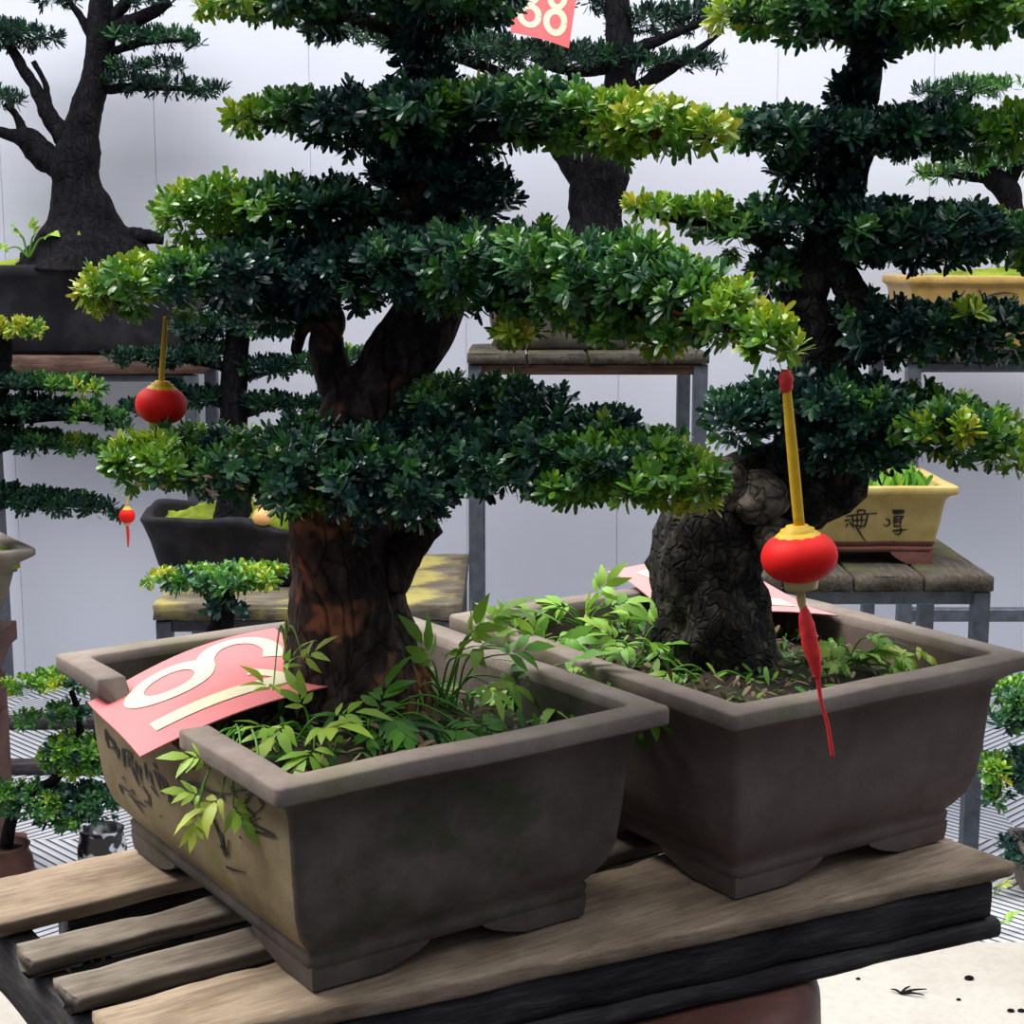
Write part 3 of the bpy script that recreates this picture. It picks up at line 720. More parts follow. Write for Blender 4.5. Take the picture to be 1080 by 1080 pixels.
# s runs along the digits' height (bottom of digits at the pot's broken rim), t from the 6 to the 1
cm = card_quad(atz(92, 738, .176), atz(290, 665, .207), atz(362, 717, .205), atz(148, 800, .174), lambda s, t: .012*math.sin(PI*s)*(1-.2*t)-.003*math.cos(4*t+3*s))
c1 = card('price_card', 'faded red price card with cream number lying over the broken rim of the front pot', cm, CARD_RED)
loop = [(.15+.175+.175*math.cos(a), .36+.17*math.sin(a)) for a in np.linspace(0, 2*PI, 17)]
print_on(c1, cm, [(loop, 1.), ([(.50, .40), (.54, .26), (.62, .15), (.74, .12), (.84, .19), (.87, .33), (.83, .46)], 1.0)], CREAM, .098)
print_on(c1, cm, [([(.12, .79), (.5, .785), (.82, .78)], 1.1), ([(.80, .76), (.73, .66), (.66, .60)], .75)], CREAM, .098)
# bleached card behind the thick trunk
cm2 = card_quad(atz(640, 603, .207), atz(752, 592, .212), atz(884, 648, .2), atz(722, 650, .199), lambda s, t: .006*math.sin(PI*s)+.004*math.sin(6*t))
c2 = card('price_card', 'sun-bleached pink price card lying behind the thick crooked trunk', cm2, CARD_PALE)
print_on(c2, cm2, [([(.12, .86), (.5, .80), (.86, .78)], 1.), ([(.2, .62), (.5, .58), (.8, .6)], 1.2), ([(.15, .25), (.5, .2), (.8, .3)], 1.)], CREAM, .13)
# card up in the crown of the tree at the wall
YC = 4.08
cm3 = card_quad(at(537, -20, YC), at(611, -24, YC+.02), at(600, 51, YC-.03), at(539, 34, YC-.03), lambda s, t: .01*math.sin(PI*s)*t)
c3 = card('price_card', 'bright red price card with two beige digits hung high in the background tree', cm3, CARD_RED2)
def oval(cx, cy, rx, ry): return [(cx+rx*math.cos(a), cy+ry*math.sin(a)) for a in np.linspace(0, 2*PI, 17)]
for cx, dy in ((.30, -.02), (.72, .02)):
    print_on(c3, cm3, [(oval(cx, .66+dy, .145, .165), 1.)], BEIGE, .10)
    print_on(c3, cm3, [(oval(cx, .30+dy, .105, .13), 1.)], BEIGE, .09)

# ---------------------------------------------------------------- lanterns
def lantern(label, top, cen, rx, ry, Y, tail, group, knot=False, tassel=None, cord_w=3.):
    s = S(Y); c = at(cen[0], cen[1], Y)
    root = thing('red_lantern', label, 'lantern', c, group)
    rr, rz = rx*s, ry*s
    # lantern leans with its cord
    def lat(name, prof, mat, parent=root, amp=0, seg=40):
        V, Fc = lathe_geo(prof, (0, 0, 0), seg, amp=amp); V = np.array(V)
        ax = at(top[0], top[1], Y)-c; lean = math.atan2(ax[0], ax[2])
        x, z = V[:, 0].copy(), V[:, 2].copy()
        V[:, 0] = x*math.cos(lean)+z*math.sin(lean); V[:, 2] = z*math.cos(lean)-x*math.sin(lean)
        return mesh(name, V+c, Fc, mat, parent)
    body = [(rr*math.cos(a)**.75 if abs(math.cos(a)) > 1e-6 else 0.001, rz*math.sin(a)) for a in np.linspace(-1.25, 1.25, 22)]
    lat('lantern_body', body, RED_SILK)
    lat('top_cap', [(.66*rr, .60*rz), (.69*rr, .70*rz), (.60*rr, .86*rz), (.48*rr, 1.0*rz), (.44*rr, 1.02*rz), (.44*rr, 1.12*rz), (.30*rr, 1.16*rz), (.29*rr, 1.26*rz), (.05*rr, 1.27*rz)], GOLD, amp=.025)
    lat('bottom_cap', [(.30*rr, -1.32*rz), (.42*rr, -1.30*rz), (.46*rr, -1.0*rz), (.5*rr, -.86*rz)], GOLD_PALE)
    ctop = at(cen[0], cen[1]-ry*1.2, Y); ct = at(top[0], top[1], Y)
    V, Fc = tube_geo([[*ctop, cord_w*s], [*((ctop+ct)/2), cord_w*s], [*ct, cord_w*.8*s]], 10, 10)
    mesh('cord', V, Fc, GOLD, root)
    if knot:
        V, Fc = tube_geo([[*at(top[0]-1, top[1]+12, Y), 3*s], [*at(top[0], top[1]+6, Y), 7*s], [*at(top[0], top[1]-6, Y), 8*s], [*at(top[0]+1, top[1]-14, Y), 4*s]], 12, 12, .2, 300)
        mesh('knot', V, Fc, RED_TASSEL, root)
    for nm, pts, mt in tail:
        V, Fc = tube_geo([[*at(p[0], p[1], Y), p[2]*s] for p in pts], 24, 12, .15 if nm == 'tassel' else 0, 250)
        mesh(nm, V, Fc, mt, root)
    return root
lantern('small red lantern with gold cap hanging at the left edge of the front bonsai', (175, 334), (170, 427), 27, 20, 1.47,
        [('tail_cord', [(170, 450, 3), (167, 458, 3.5), (164, 474, 2)], GOLD_PALE)], 'red paper lanterns', cord_w=3.)
lantern('largest red lantern with gold cap and long red tassel hanging before the right pot', (829, 404), (843, 587), 41, 27, 1.12,
        [('tail_cord', [(845, 620, 3.5), (845, 632, 5), (847, 644, 3)], GOLD_PALE),
         ('tassel', [(847, 638, 3), (850, 655, 8), (855, 680, 9), (860, 700, 7), (862, 714, 4)], RED_TASSEL),
         ('tassel_thread', [(862, 710, 3), (866, 740, 2), (873, 765, 2.2), (878, 798, 2.4)], RED_TASSEL)], 'red paper lanterns', True, cord_w=6.)
lantern('tiny far red lantern hanging beside the dark trough pot', (134, 512), (134, 544), 8.5, 8, 3.3,
        [('tassel', [(134, 553, 1.2), (135, 562, 1.8), (135, 577, .8)], RED_TASSEL)], 'red paper lanterns', cord_w=.8)

#@@WEEDS
# ---------------------------------------------------------------- weeds in the two big pots
def zs(px, py, z=.168): return atz(px, py, z)
def tips(base, rows, more=0, seed=3):
    """rows: px, py, size px[, dY]; a tip stands at its base's distance"""
    out = []; rq = np.random.RandomState(seed); rows = list(rows)
    for q in range(more):
        r = rows[q % len(rows)]; rows.append((r[0]+rq.randn()*22, r[1]+abs(rq.randn())*14, r[2]*.85, (r[3] if len(r) > 3 else 0)+rq.randn()*.012))
    for r in rows:
        Y = base[1]+(r[3] if len(r) > 3 else 0)
        out.append((at(r[0], r[1], Y), r[2]*S(Y)*1.3))
    return out
bs = zs(470, 745); weed('weed', 'tall bright green lobed weed beside the trunk in the front pot', bs, tips(bs, [(518, 655, 56), (498, 690, 50, -.02), (455, 695, 52), (422, 690, 40), (440, 725, 44, -.03), (535, 690, 44)], 9, 31), 31, .5)
bs = zs(570, 735); weed('weed', 'low spreading green weed at the right corner of the front pot', bs, tips(bs, [(560, 715, 50), (600, 700, 46), (640, 725, 60, -.03), (652, 738, 46, -.04), (580, 745, 46, -.03), (540, 735, 44), (615, 745, 40, -.03)], 12, 32), 32, .4)
bs = zs(560, 700); weed('weed', 'pale green weed reaching over the rim between the two pots', bs, tips(bs, [(590, 672, 40), (565, 680, 40), (600, 690, 36), (545, 665, 38)], 3, 36), 36, .5)
bs = zs(325, 785); weed('weed', 'light green fingered weed beside the red card in the front pot', bs, tips(bs, [(338, 768, 58, -.02), (300, 765, 46, -.02), (355, 755, 46), (290, 780, 36), (320, 745, 40)], 3, 33), 33, .62)
bs = zs(395, 770); weed('weed', 'dark low green weed in front of the red-barked trunk', bs, tips(bs, [(400, 745, 50), (430, 760, 46, -.02), (380, 755, 40), (470, 768, 44, -.02), (505, 760, 44, -.01)], 8, 34), 34, .2)
bs = zs(348, 715, .172); weed('weed', 'thin tall weed stalk standing before the red-barked trunk', bs, tips(bs, [(352, 640, 46, -.03), (345, 700, 40), (330, 660, 36)]), 35, .55)
bs = at(250, 768, 1.33); weed('weed', 'yellow-green weed trailing over the front left rim of the pot', bs,
      [(at(255, 800, 1.285), .034, (.1, -.5, -.6)), (at(232, 842, 1.265), .042, (-.6, -.4, -.3)), (at(246, 850, 1.265), .040, (.5, -.3, -.6)), (at(205, 862, 1.258), .030, (-.1, -.1, -1)), (at(210, 838, 1.26), .03, (-1, -.2, .3)), (at(215, 800, 1.28), .034, (-.8, -.3, .2)), (at(275, 815, 1.275), .03, (.6, -.3, -.4))], 37, .74, nleaf=6, wid=.3)
bs = zs(300, 722, .17); weed('weed', 'olive weed sprig curling over the red card', bs, [(at(300, 705, 1.36), .04, (.5, -.2, .7)), (at(288, 728, 1.34), .04, (-.4, -.5, .5)), (at(320, 695, 1.4), .036, (.7, 0, .5))], 38, .86, nleaf=5)
# right pot
bs = zs(618, 668); weed('weed', 'pale lobed weed in the left corner of the right pot', bs, tips(bs, [(600, 640, 42), (640, 640, 44), (625, 655, 46, -.02), (580, 660, 40), (660, 655, 40), (630, 625, 34), (605, 668, 36, -.02)], 9, 41), 41, .46)
bs = zs(682, 705); weed('weed', 'leafy weed at the foot of the thick crooked trunk', bs, tips(bs, [(682, 680, 40, -.02), (700, 690, 34, -.02), (660, 690, 40), (650, 675, 38), (690, 660, 30)], 5, 42), 42, .45)
bs = zs(745, 722); weed('weed', 'creeping weed along the near rim of the right pot', bs, tips(bs, [(765, 712, 26), (725, 712, 28), (790, 718, 24, -.01), (705, 708, 26)], 6, 43), 43, .5)
bs = zs(905, 700, .175); weed('weed', 'round-leaved bright weed in the right half of the right pot', bs, tips(bs, [(885, 680, 26), (905, 690, 28), (925, 685, 28), (940, 700, 24, -.02), (890, 700, 26, -.02), (915, 672, 24), (870, 690, 22), (945, 690, 22)], 8, 44), 44, .68, wid=.42)
bs = zs(985, 695, .172); weed('weed', 'tiny two-leaf sprout near the right end of the right pot', bs, tips(bs, [(980, 688, 12), (994, 687, 14)]), 45, .62, nleaf=3, wid=.45)
# litter and small ground growth, uncountable
def litter(root, c, yaw, W, D, z, n, seed, mat, name, size, tint):
    rs = np.random.RandomState(seed); q = (rs.rand(n, 2)-.5)*np.array([W, D])
    P = xf(np.column_stack([q, z+.014*(1-(2*q[:, 0]/W)**2)*(1-(2*q[:, 1]/D)**2)+rs.rand(n)*.006]), c, yaw)
    D_ = unit(rs.randn(n, 3)*np.array([1, 1, .5])+np.array([0, 0, .25])); N_ = unit(np.array([[0, 0, 1.]])+rs.randn(n, 3)*.3); N_ = unit(N_-(N_*D_).sum(-1, keepdims=True)*D_)
    L_ = size*(.5+rs.rand(n)); o = leaf_object(name, leaf_arrays(P, D_, N_, L_, L_*.3, rs.rand(n)*.4-.2), np.clip(tint+rs.randn(n)*.2, 0, 1), mat, root)
    o['kind'] = 'stuff'; return o
litter(T1, P1C, P1Y, .31, .42, .158, 420, 51, DRY, 'leaf_litter', .013, .25)
litter(T1, P1C, P1Y, .31, .42, .158, 700, 52, WEED, 'ground_cover', .014, .12)
litter(T2, P2C, P2Y, .33, .40, .163, 520, 53, DRY, 'leaf_litter', .013, .2)
litter(T2, P2C, P2Y, .33, .40, .163, 520, 54, WEED, 'ground_cover', .014, .3)

#@@BACK
# ---------------------------------------------------------------- stands at the back
def stand(label, px0, px1, ptop, Yf, depth, npl, plank_mat, along='y', legs=True, thick=.035, rail=.035, leg_w=.036, low_bar=None, zf=None, rail_mat=None):
    zt = at(540, ptop, Yf)[2] if zf is None else zf
    xa, xb = at(px0, ptop, Yf)[0], at(px1, ptop, Yf)[0]
    root = thing('plant_stand', label, 'stand', ((xa+xb)/2, Yf+depth/2, FT), 'plant display stands')
    if along == 'y':
        w = (xb-xa)/npl
        for i in range(npl):
            V, Fc = beam_geo(depth, w-.006, thick, .003, .002, 12, i+int(px0), None, .003)
            mesh('plank', V, Fc, plank_mat, root, yaw=PI/2, origin=(xa+(i+.5)*w, Yf+depth/2, zt-thick/2))
    else:
        w = depth/npl
        for i in range(npl):
            V, Fc = beam_geo(xb-xa, w-.008, thick, .004, .004, 24, i+int(px0), None, .004)
            mesh('plank', V, Fc, plank_mat, root, yaw=1e-6, origin=((xa+xb)/2, Yf+(i+.5)*w, zt-thick/2))
    zr = zt-thick-.002
    e = .02
    for (x0_, x1_, y0_, y1_) in ((xa+e, xb-e, Yf+e, Yf+e+leg_w*.8), (xa+e, xb-e, Yf+depth-e-leg_w*.8, Yf+depth-e)):
        bbox_mesh('rail', x0_, x1_, y0_, y1_, zr-rail, zr, rail_mat or METAL, root)
    for x in (xa+e*.3, xb-leg_w-e*.3):
        for y in (Yf+e*.5, Yf+depth-leg_w-e*.5):
            bbox_mesh('leg', x, x+leg_w, y, y+leg_w, FT, zr-.001, METAL, root)
    if low_bar is not None:
        zb = at(540, low_bar, Yf)[2]
        bbox_mesh('cross_bar', xa+leg_w, xb-leg_w, Yf+.02, Yf+.05, zb-.018, zb+.018, METAL, root)
    return root, zt
stM, zM = stand('plank stand on steel legs against the wall in the middle of the background', 491, 750, 373, 4.15, .46, 4, WOOD_GREY, thick=.026, rail=.028, rail_mat=WOOD_RED)
stR, zR = stand('mossy plank stand with steel frame under the yellow inscribed pot', 752, 1050, 608, 3.50, .52, 4, WOOD_GREY, thick=.034, rail=.032)
stT, zT = stand('far steel stand under the orange-yellow painted pot at the right edge', 957, 1235, 372, 4.32, .5, 4, WOOD_GREY, thick=.026, rail=.026, low_bar=651)
stL, zL = stand('dark stand with red-brown planks under the black pot at the upper left', -60, 208, 376, 4.52, .36, 1, WOOD_RED, 'x', thick=.05, rail=.02)
stN, zN = stand('low plank stand with yellow lichen under the dark trough pot', 160, 487, 637, 3.78, .66, 3, WOOD_LICHEN, 'x', thick=.042, rail=.03)

NB, NLW = .05, .0058
def needles(root, blobs, Y, seed, L=.030, W=.0052, n=12, k=3.2, mat=None, **kw):
    return pad(root, blobs, Y, L, W, seed, mat=mat or NEEDLE, n=n, k=k, stem=1.0, rad=L*.72, tilt=(.25, 1.25), **kw)
# --- upper left: black pot, heavy forked tree
YT = 4.70
a, b_ = at(-70, 280, 4.55), at(202, 280, 4.55)
TL = thing('potted_bonsai', 'dark forked bonsai in the long black pot against the wall at upper left', 'bonsai', ((a[0]+b_[0])/2, 4.70, zL), 'background bonsai')
hL = a[2]-zL
PLAIN = [(.035, .0, 0), (.03, .012, 0), (.024, .05, 0), (.016, .12, 0), (.010, .165, 0), (.002, .175, 0), (0, .18, 0), (0, .197, 0), (.003, .2, 0), (.022, .2, 0), (.026, .195, 0), (.03, .15, 0)]
def plain_pot(root, c, yaw, W, D, h, mats, prof=PLAIN, rc=.02, seed=0, name='pot'):
    k = h/.2
    V, Fc, fm = pot_geo(W, D, [(i*min(k, 1.2), z*k, m) for i, z, m in prof], rc, 12, None, seed=seed)
    return mesh(name, xf(V, c, yaw), Fc, None, root, mats=mats, fm=fm)
cTL = ((a[0]+b_[0])/2, 4.70, zL)
plain_pot(TL, cTL, 1e-6, b_[0]-a[0], .3, hL, [CLAY_DARK])
soil(TL, cTL, 1e-6, b_[0]-a[0]-.06, .24, hL-.02, .05, MOSS, 3, 'moss')
V, Fc = tube_geo(pxpath([(90, 285, 74), (90, 258, 54), (88, 235, 36), (82, 200, 25), (80, 168, 23), (87, 132, 18), (97, 100, 15), (104, 55, 14), (106, 5, 12), (106, -30, 10)], YT), 60, 24, .2, 9, 5, .05)
tk = mesh('trunk', V, Fc, BARK_FAR, TL)
for i, p in enumerate([[(75, 185, 16), (48, 165, 14), (28, 147, 12), (8, 142, 6), (-25, 130, 4)], [(72, 150, 13), (52, 122, 9), (40, 98, 7), (24, 72, 6), (10, 48, 5)], [(52, 122, 4), (48, 90, 3), (35, 65, 3)], [(28, 145, 6), (16, 120, 4), (5, 110, 3)],
                       [(104, 50, 9), (122, 30, 8), (150, 18, 7), (180, 2, 5)], [(100, 45, 6), (85, 18, 4), (68, -5, 3)], [(110, 25, 7), (128, 8, 6), (140, -10, 5)], [(100, 95, 6), (150, 92, 4), (220, 95, 2)], [(104, 60, 6), (150, 45, 4), (200, 42, 2)], [(110, 262, 16), (140, 250, 10), (172, 252, 6)]]):
    branch(tk, p, YT, BARK_FAR, 40+i, amp=.25)
needles(TL, [(-5, 36, 30, 12, .08, .12), (20, 38, 24, 13, .08, .08), (48, 40, 18, 8, .05, .1)], YT, 301)
needles(TL, [(0, 105, 26, 10, .07, .2)], YT, 302)
needles(TL, [(135, 40, 28, 8, .07, .2), (175, 40, 32, 8, .07, .26), (205, 46, 14, 5, .05, .2)], YT, 303)
needles(TL, [(135, 72, 30, 7, .06, .1), (175, 70, 20, 6, .06, .1), (130, 88, 30, 9, .07, .15), (175, 92, 32, 7, .07, .1), (215, 96, 24, 5, .06, .1)], YT, 304)
needles(TL, [(60, 0, 30, 4, .05, .1)], YT, 305)
needles(TL, [(150, 2, 30, 7, .06, .1)], YT, 306)
# sprouts on the moss
bs = at(30, 272, 4.58); weed('weed', 'round-leaved sprout on the moss of the upper left black pot', bs, [(at(22, 248, 4.58), .05, (-.3, -.6, .6)), (at(38, 246, 4.58), .05, (.1, -.6, .7)), (at(52, 250, 4.58), .045, (.5, -.6, .4)), (at(8, 262, 4.58), .04, (-.8, -.5, .3))], 61, .6, nleaf=4, wid=.8, stem_r=.003)
bs = at(85, 276, 4.58); weed('weed', 'single yellow-green stalk on the moss before the forked dark trunk', bs, [(at(84, 255, 4.58), .03, (0, -.2, 1)), (at(87, 262, 4.58), .03, (.3, -.2, 1))], 62, .9, nleaf=4, wid=.4, stem_r=.005)

# --- middle: tree on the tall stand
YM = 4.36
a, b_ = at(498, 264, 4.26), at(690, 264, 4.26); hM = a[2]-zM
cM = ((a[0]+b_[0])/2, 4.40, zM)
TM = thing('potted_bonsai', 'bonsai in the grey-brown pot on the tall middle stand, red card in its crown', 'bonsai', cM, 'background bonsai')
plain_pot(TM, cM, 1e-6, b_[0]-a[0], .30, hM, [CLAY_GREY], [(.06, .0, 0), (.05, .006, 0), (.042, .03, 0), (.036, .07, 0)]+PLAIN[4:])
soil(TM, cM, 1e-6, b_[0]-a[0]-.06, .24, hM-.02, .03, MOSS, 4, 'moss')
V, Fc = tube_geo(pxpath([(628, 275, 46), (628, 240, 30), (630, 210, 27), (633, 180, 30), (645, 150, 24), (655, 115, 19), (655, 70, 16), (652, 20, 13), (650, -30, 9)], YM), 50, 22, .2, 9, 6, .06)
tk = mesh('trunk', V, Fc, BARK_FAR, TM)
for i, p in enumerate([[(622, 190, 22), (598, 165, 13), (570, 120, 9), (520, 75, 6), (430, 45, 3)], [(655, 105, 11), (690, 82, 8), (725, 60, 5), (760, 35, 2)], [(652, 60, 8), (700, 40, 5), (750, 20, 3)], [(650, 70, 8), (600, 75, 5), (560, 60, 4)], [(600, 160, 8), (604, 110, 4), (600, 70, 3)]]):
    branch(tk, p, YM, BARK_FAR, 60+i, amp=.25)
needles(TM, [(385, 36, 34, 9, .07, .25), (430, 42, 40, 12, .09, .2), (480, 50, 40, 14, .09, .12)], YM, 311)
needles(TM, [(510, 55, 40, 14, .09, .15), (560, 60, 40, 13, .09, .1), (610, 58, 36, 11, .08, .08), (655, 62, 36, 11, .08, .1), (705, 66, 36, 9, .07, .14), (745, 68, 22, 7, .06, .12)], YM, 312)
needles(TM, [(490, 22, 40, 18, .08, .1), (545, 10, 45, 16, .08, .14), (680, 24, 40, 16, .08, .06), (730, 20, 36, 16, .07, .06), (620, 0, 40, 14, .07, .1)], YM+.06, 313)
needles(TM, [(520, 50, 30, 10, .06, .15), (558, 58, 36, 12, .07, .12), (600, 62, 34, 11, .07, .1)], 4.14, 314)

# --- right edge: painted pot on the far stand
YR = 4.55
a = at(959, 291, 4.40); xb = at(1200, 291, 4.40)[0]; hT = a[2]-zT
cT = ((a[0]+xb)/2, 4.57, zT)
TR = thing('potted_bonsai', 'small-crowned bonsai in the orange-yellow painted pot at the right edge', 'bonsai', cT, 'background bonsai')
YPROF = [(.034, .0, 0), (.03, .012, 0), (.028, .03, 0), (.02, .10, 0), (.014, .16, 0), (.010, .172, 0), (.002, .178, 0), (0, .182, 0), (0, .197, 0), (.003, .2, 0), (.022, .2, 0), (.026, .195, 0), (.03, .15, 0)]
CLAY_ORANGE = clay_mat('orange_yellow_glaze', (.46, .28, .075), (.52, .33, .10), (.57, .37, .13), None, .5)
pT = plain_pot(TR, cT, 1e-6, xb-a[0], .34, hT, [CLAY_ORANGE], YPROF)
soil(TR, cT, 1e-6, xb-a[0]-.06, .28, hT-.012, .03, MOSS, 6, 'moss')
k3 = 160/1080
yfT = 4.57-.17+.012
def onT(x, y): return at(920+x*k3, 260+y*k3, yfT-.001)
g = ribbon([(p, 1.) for p in [[(605, 405), (635, 350), (662, 312)], [(640, 370), (665, 385), (692, 340)], [(690, 340), (705, 360), (722, 395)], [(762, 308), (778, 352)], [(780, 372), (860, 342), (960, 330), (1038, 343)], [(795, 395), (850, 370), (885, 402)], [(815, 412), (900, 385), (955, 385)], [(750, 420), (800, 380)], [(830, 380), (880, 420)]]], onT, 13)
mesh('orchid_painting', g.V, g.F, INK, pT, smooth=False)
V, Fc = tube_geo(pxpath([(1085, 285, 20), (1076, 250, 13), (1068, 222, 11), (1060, 200, 13), (1046, 186, 12), (1036, 165, 8), (1030, 145, 7), (1020, 125, 5)], YR), 40, 16, .2, 9, 7)
tk = mesh('trunk', V, Fc, BARK_FAR, TR)
branch(tk, [(1060, 200, 9), (1075, 170, 7), (1095, 140, 5)], YR, BARK_FAR, 71); branch(tk, [(1050, 190, 6), (1010, 185, 4), (970, 183, 2)], YR, BARK_FAR, 72)
needles(TR, [(985, 98, 24, 8, .06, .2), (1015, 95, 30, 11, .08, .45), (1050, 92, 26, 8, .06, .5), (1000, 112, 24, 8, .06, .05)], YR, 321, tvar=.12)
needles(TR, [(950, 162, 22, 4, .05, .1), (985, 162, 26, 4, .05, .1)], YR, 322)
needles(TR, [(985, 184, 22, 6, .05, .62), (1020, 178, 28, 10, .07, .5), (1050, 170, 24, 8, .06, .4)], YR, 323)
needles(TR, [(1090, 170, 26, 12, .08, .3), (1110, 130, 36, 12, .1, .3)], YR, 324)

# --- right: yellow inscribed pot
a, b_ = at(782, 514, 3.60), at(1013, 514, 3.60); hR = a[2]-zR
cR = ((a[0]+b_[0])/2, 3.60+.17, zR)
TY = thing('planter_pot', 'yellow glazed rectangular pot with black inscription on the mossy plank stand', 'pot', cR)
WR = b_[0]-a[0]
YP2 = [(.050, .030, 1), (.046, .034, 1), (.044, .044, 1), (.047, .048, 1), (.043, .05, 1), (.042, .06, 0), (.034, .10, 0), (.027, .15, 0), (.024, .165, 0), (.014, .175, 0), (.002, .18, 0), (0, .183, 0), (0, .197, 0), (.003, .2, 0), (.026, .2, 0), (.03, .195, 0), (.034, .14, 0)]
pR = big_pot(TY, cR, 1e-6, WR, .34, hR, [CLAY_YELLOW, CLAY_BRICK], prof=YP2, foot_mat=CLAY_BRICK, rc=.014, foot_ln=.10, ns=10)
for f_ in pR.children: f_['label'] = 'red-brown foot'
soil(TY, cR, 1e-6, WR-.07, .27, hR-.03, .01, MOSS, 8, 'moss')
k2 = 210/1080; kk = hR/.2
def onR(x, y):
    px, py = 850+x*k2, 480+y*k2; ins = .035
    for _ in range(4):
        p = at(px, py, cR[1]-.17+ins*kk-.0015)
        ins = float(np.interp((p[2]-zR)/kk, [q[1] for q in YP2[5:10]], [q[0] for q in YP2[5:10]]))
    return p
CH1 = [[(280, 300), (322, 298)], [(282, 300), (280, 322)], [(320, 300), (320, 320)], [(218, 332), (300, 322), (386, 316)], [(208, 356), (245, 350)], [(252, 332), (256, 380)], [(278, 332), (280, 386)], [(302, 328), (302, 382)], [(335, 324), (322, 386)], [(252, 356), (332, 350)], [(255, 381), (322, 386)], [(268, 380), (292, 420), (323, 466)], [(226, 370), (218, 392)], [(236, 362), (262, 398)], [(332, 352), (312, 392)], [(300, 385), (290, 400)]]
CH2 = [[(468, 303), (536, 299)], [(470, 310), (536, 307)], [(472, 318), (534, 314)], [(480, 335), (478, 392)], [(516, 330), (512, 392)], [(476, 336), (522, 330)], [(480, 350), (512, 348)], [(480, 364), (512, 362)], [(480, 386), (512, 385)], [(468, 411), (550, 404)], [(510, 390), (517, 410), (502, 431), (480, 424)], [(530, 330), (515, 352)], [(432, 346), (452, 354), (452, 374), (436, 386), (420, 374)]]
CH0 = [[(20, 372), (60, 376), (90, 366)], [(40, 385), (82, 396)], [(72, 366), (86, 396)]]
for ch in (CH0, CH1, CH2):
    g = ribbon([(p, 1.) for p in ch], onR, 11); mesh('inscription', g.V, g.F, INK, pR, smooth=False)
rs = np.random.RandomState(70); n = 700
q = (rs.rand(n, 2)-.5)*np.array([WR-.10, .24]); Pg = np.column_stack([cR[0]+q[:, 0], cR[1]+q[:, 1], np.full(n, zR+hR-.03)])
Dg = unit(rs.randn(n, 3)*.45+np.array([0, 0, 1.])); Ng = unit(np.cross(Dg, unit(rs.randn(n, 3)))); Lg = .045*(.6+.8*rs.rand(n))
leaf_object('grass', leaf_arrays(Pg, Dg, Ng, Lg, Lg*.22, rs.rand(n)*.5-.25), np.clip(.45+.2*rs.randn(n), 0, 1), WEED, TY)['kind'] = 'stuff'

# --- left middle: dark trough with moss
YN = 4.02
a, b_ = at(140, 545, 3.92), at(392, 545, 3.92); hN = at(140, 553, 3.92)[2]-zN
cN = ((a[0]+b_[0])/2, 4.07, zN)
TN = thing('potted_bonsai', 'bonsai with layered dark branches in the black trough pot with bright moss', 'bonsai', cN, 'background bonsai')
TRO = [(.055, .0, 0), (.045, .01, 0), (.035, .06, 0), (.02, .13, 0), (.006, .175, 0), (0, .19, 0), (.006, .202, 0), (.022, .2, 0), (.028, .19, 0), (.03, .15, 0)]
V, Fc, fm = pot_geo(b_[0]-a[0], .28, [(i, z*hN/.2, m) for i, z, m in TRO], .07, 14, None, seed=3)
V = np.array(V); top = np.clip((V[:, 2]-hN*.5)/(hN*.5), 0, 1)
V[:, 2] += top*(.016*np.array([noise.noise(Vector((v[0]*7, v[1]*7, 2))) for v in V])*2+.02*(-(V[:, 0])/(b_[0]-a[0])*2))
mesh('pot', xf(V, cN, 1e-6), Fc, None, TN, mats=[CLAY_DARK], fm=fm)
soil(TN, cN, 1e-6, b_[0]-a[0]-.08, .20, hN-.015, .055, MOSS, 9, 'moss', .02)
V, Fc = tube_geo(pxpath([(246, 550, 24), (246, 520, 17), (246, 470, 15), (246, 420, 14), (248, 380, 14), (250, 345, 13), (246, 310, 10), (240, 270, 6)], YN), 40, 16, .15, 10, 8)
tk = mesh('trunk', V, Fc, BARK_FAR, TN)
for i, p in enumerate([[(246, 400, 6), (290, 390, 4), (330, 385, 2)], [(246, 440, 6), (300, 425, 4), (350, 430, 2)], [(246, 390, 6), (200, 380, 4), (130, 378, 2)], [(246, 430, 6), (190, 415, 4), (130, 432, 2)]]):
    branch(tk, p, YN, BARK_FAR, 80+i)
KW = dict(L=.026, W=.0075, mat=NEEDLE)
needles(TN, [(215, 372, 26, 10, .07, .1), (180, 378, 30, 8, .07, .1), (135, 378, 24, 6, .05, .12)], YN, 331, **KW)
needles(TN, [(280, 388, 28, 10, .07, .1), (318, 384, 26, 9, .06, .12), (365, 378, 26, 9, .06, .3), (395, 376, 16, 7, .05, .35)], YN, 332, **KW)
needles(TN, [(215, 420, 24, 10, .06, .1), (185, 412, 20, 8, .05, .12), (140, 432, 22, 6, .05, .12)], YN, 333, **KW)
needles(TN, [(280, 425, 26, 9, .06, .1), (320, 428, 32, 8, .06, .12), (360, 435, 26, 6, .05, .14), (385, 400, 24, 8, .05, .3)], YN, 334, **KW)
needles(TN, [(215, 345, 34, 12, .07, .08), (275, 345, 36, 12, .07, .08), (320, 335, 34, 12, .07, .1)], YN, 335, **KW)
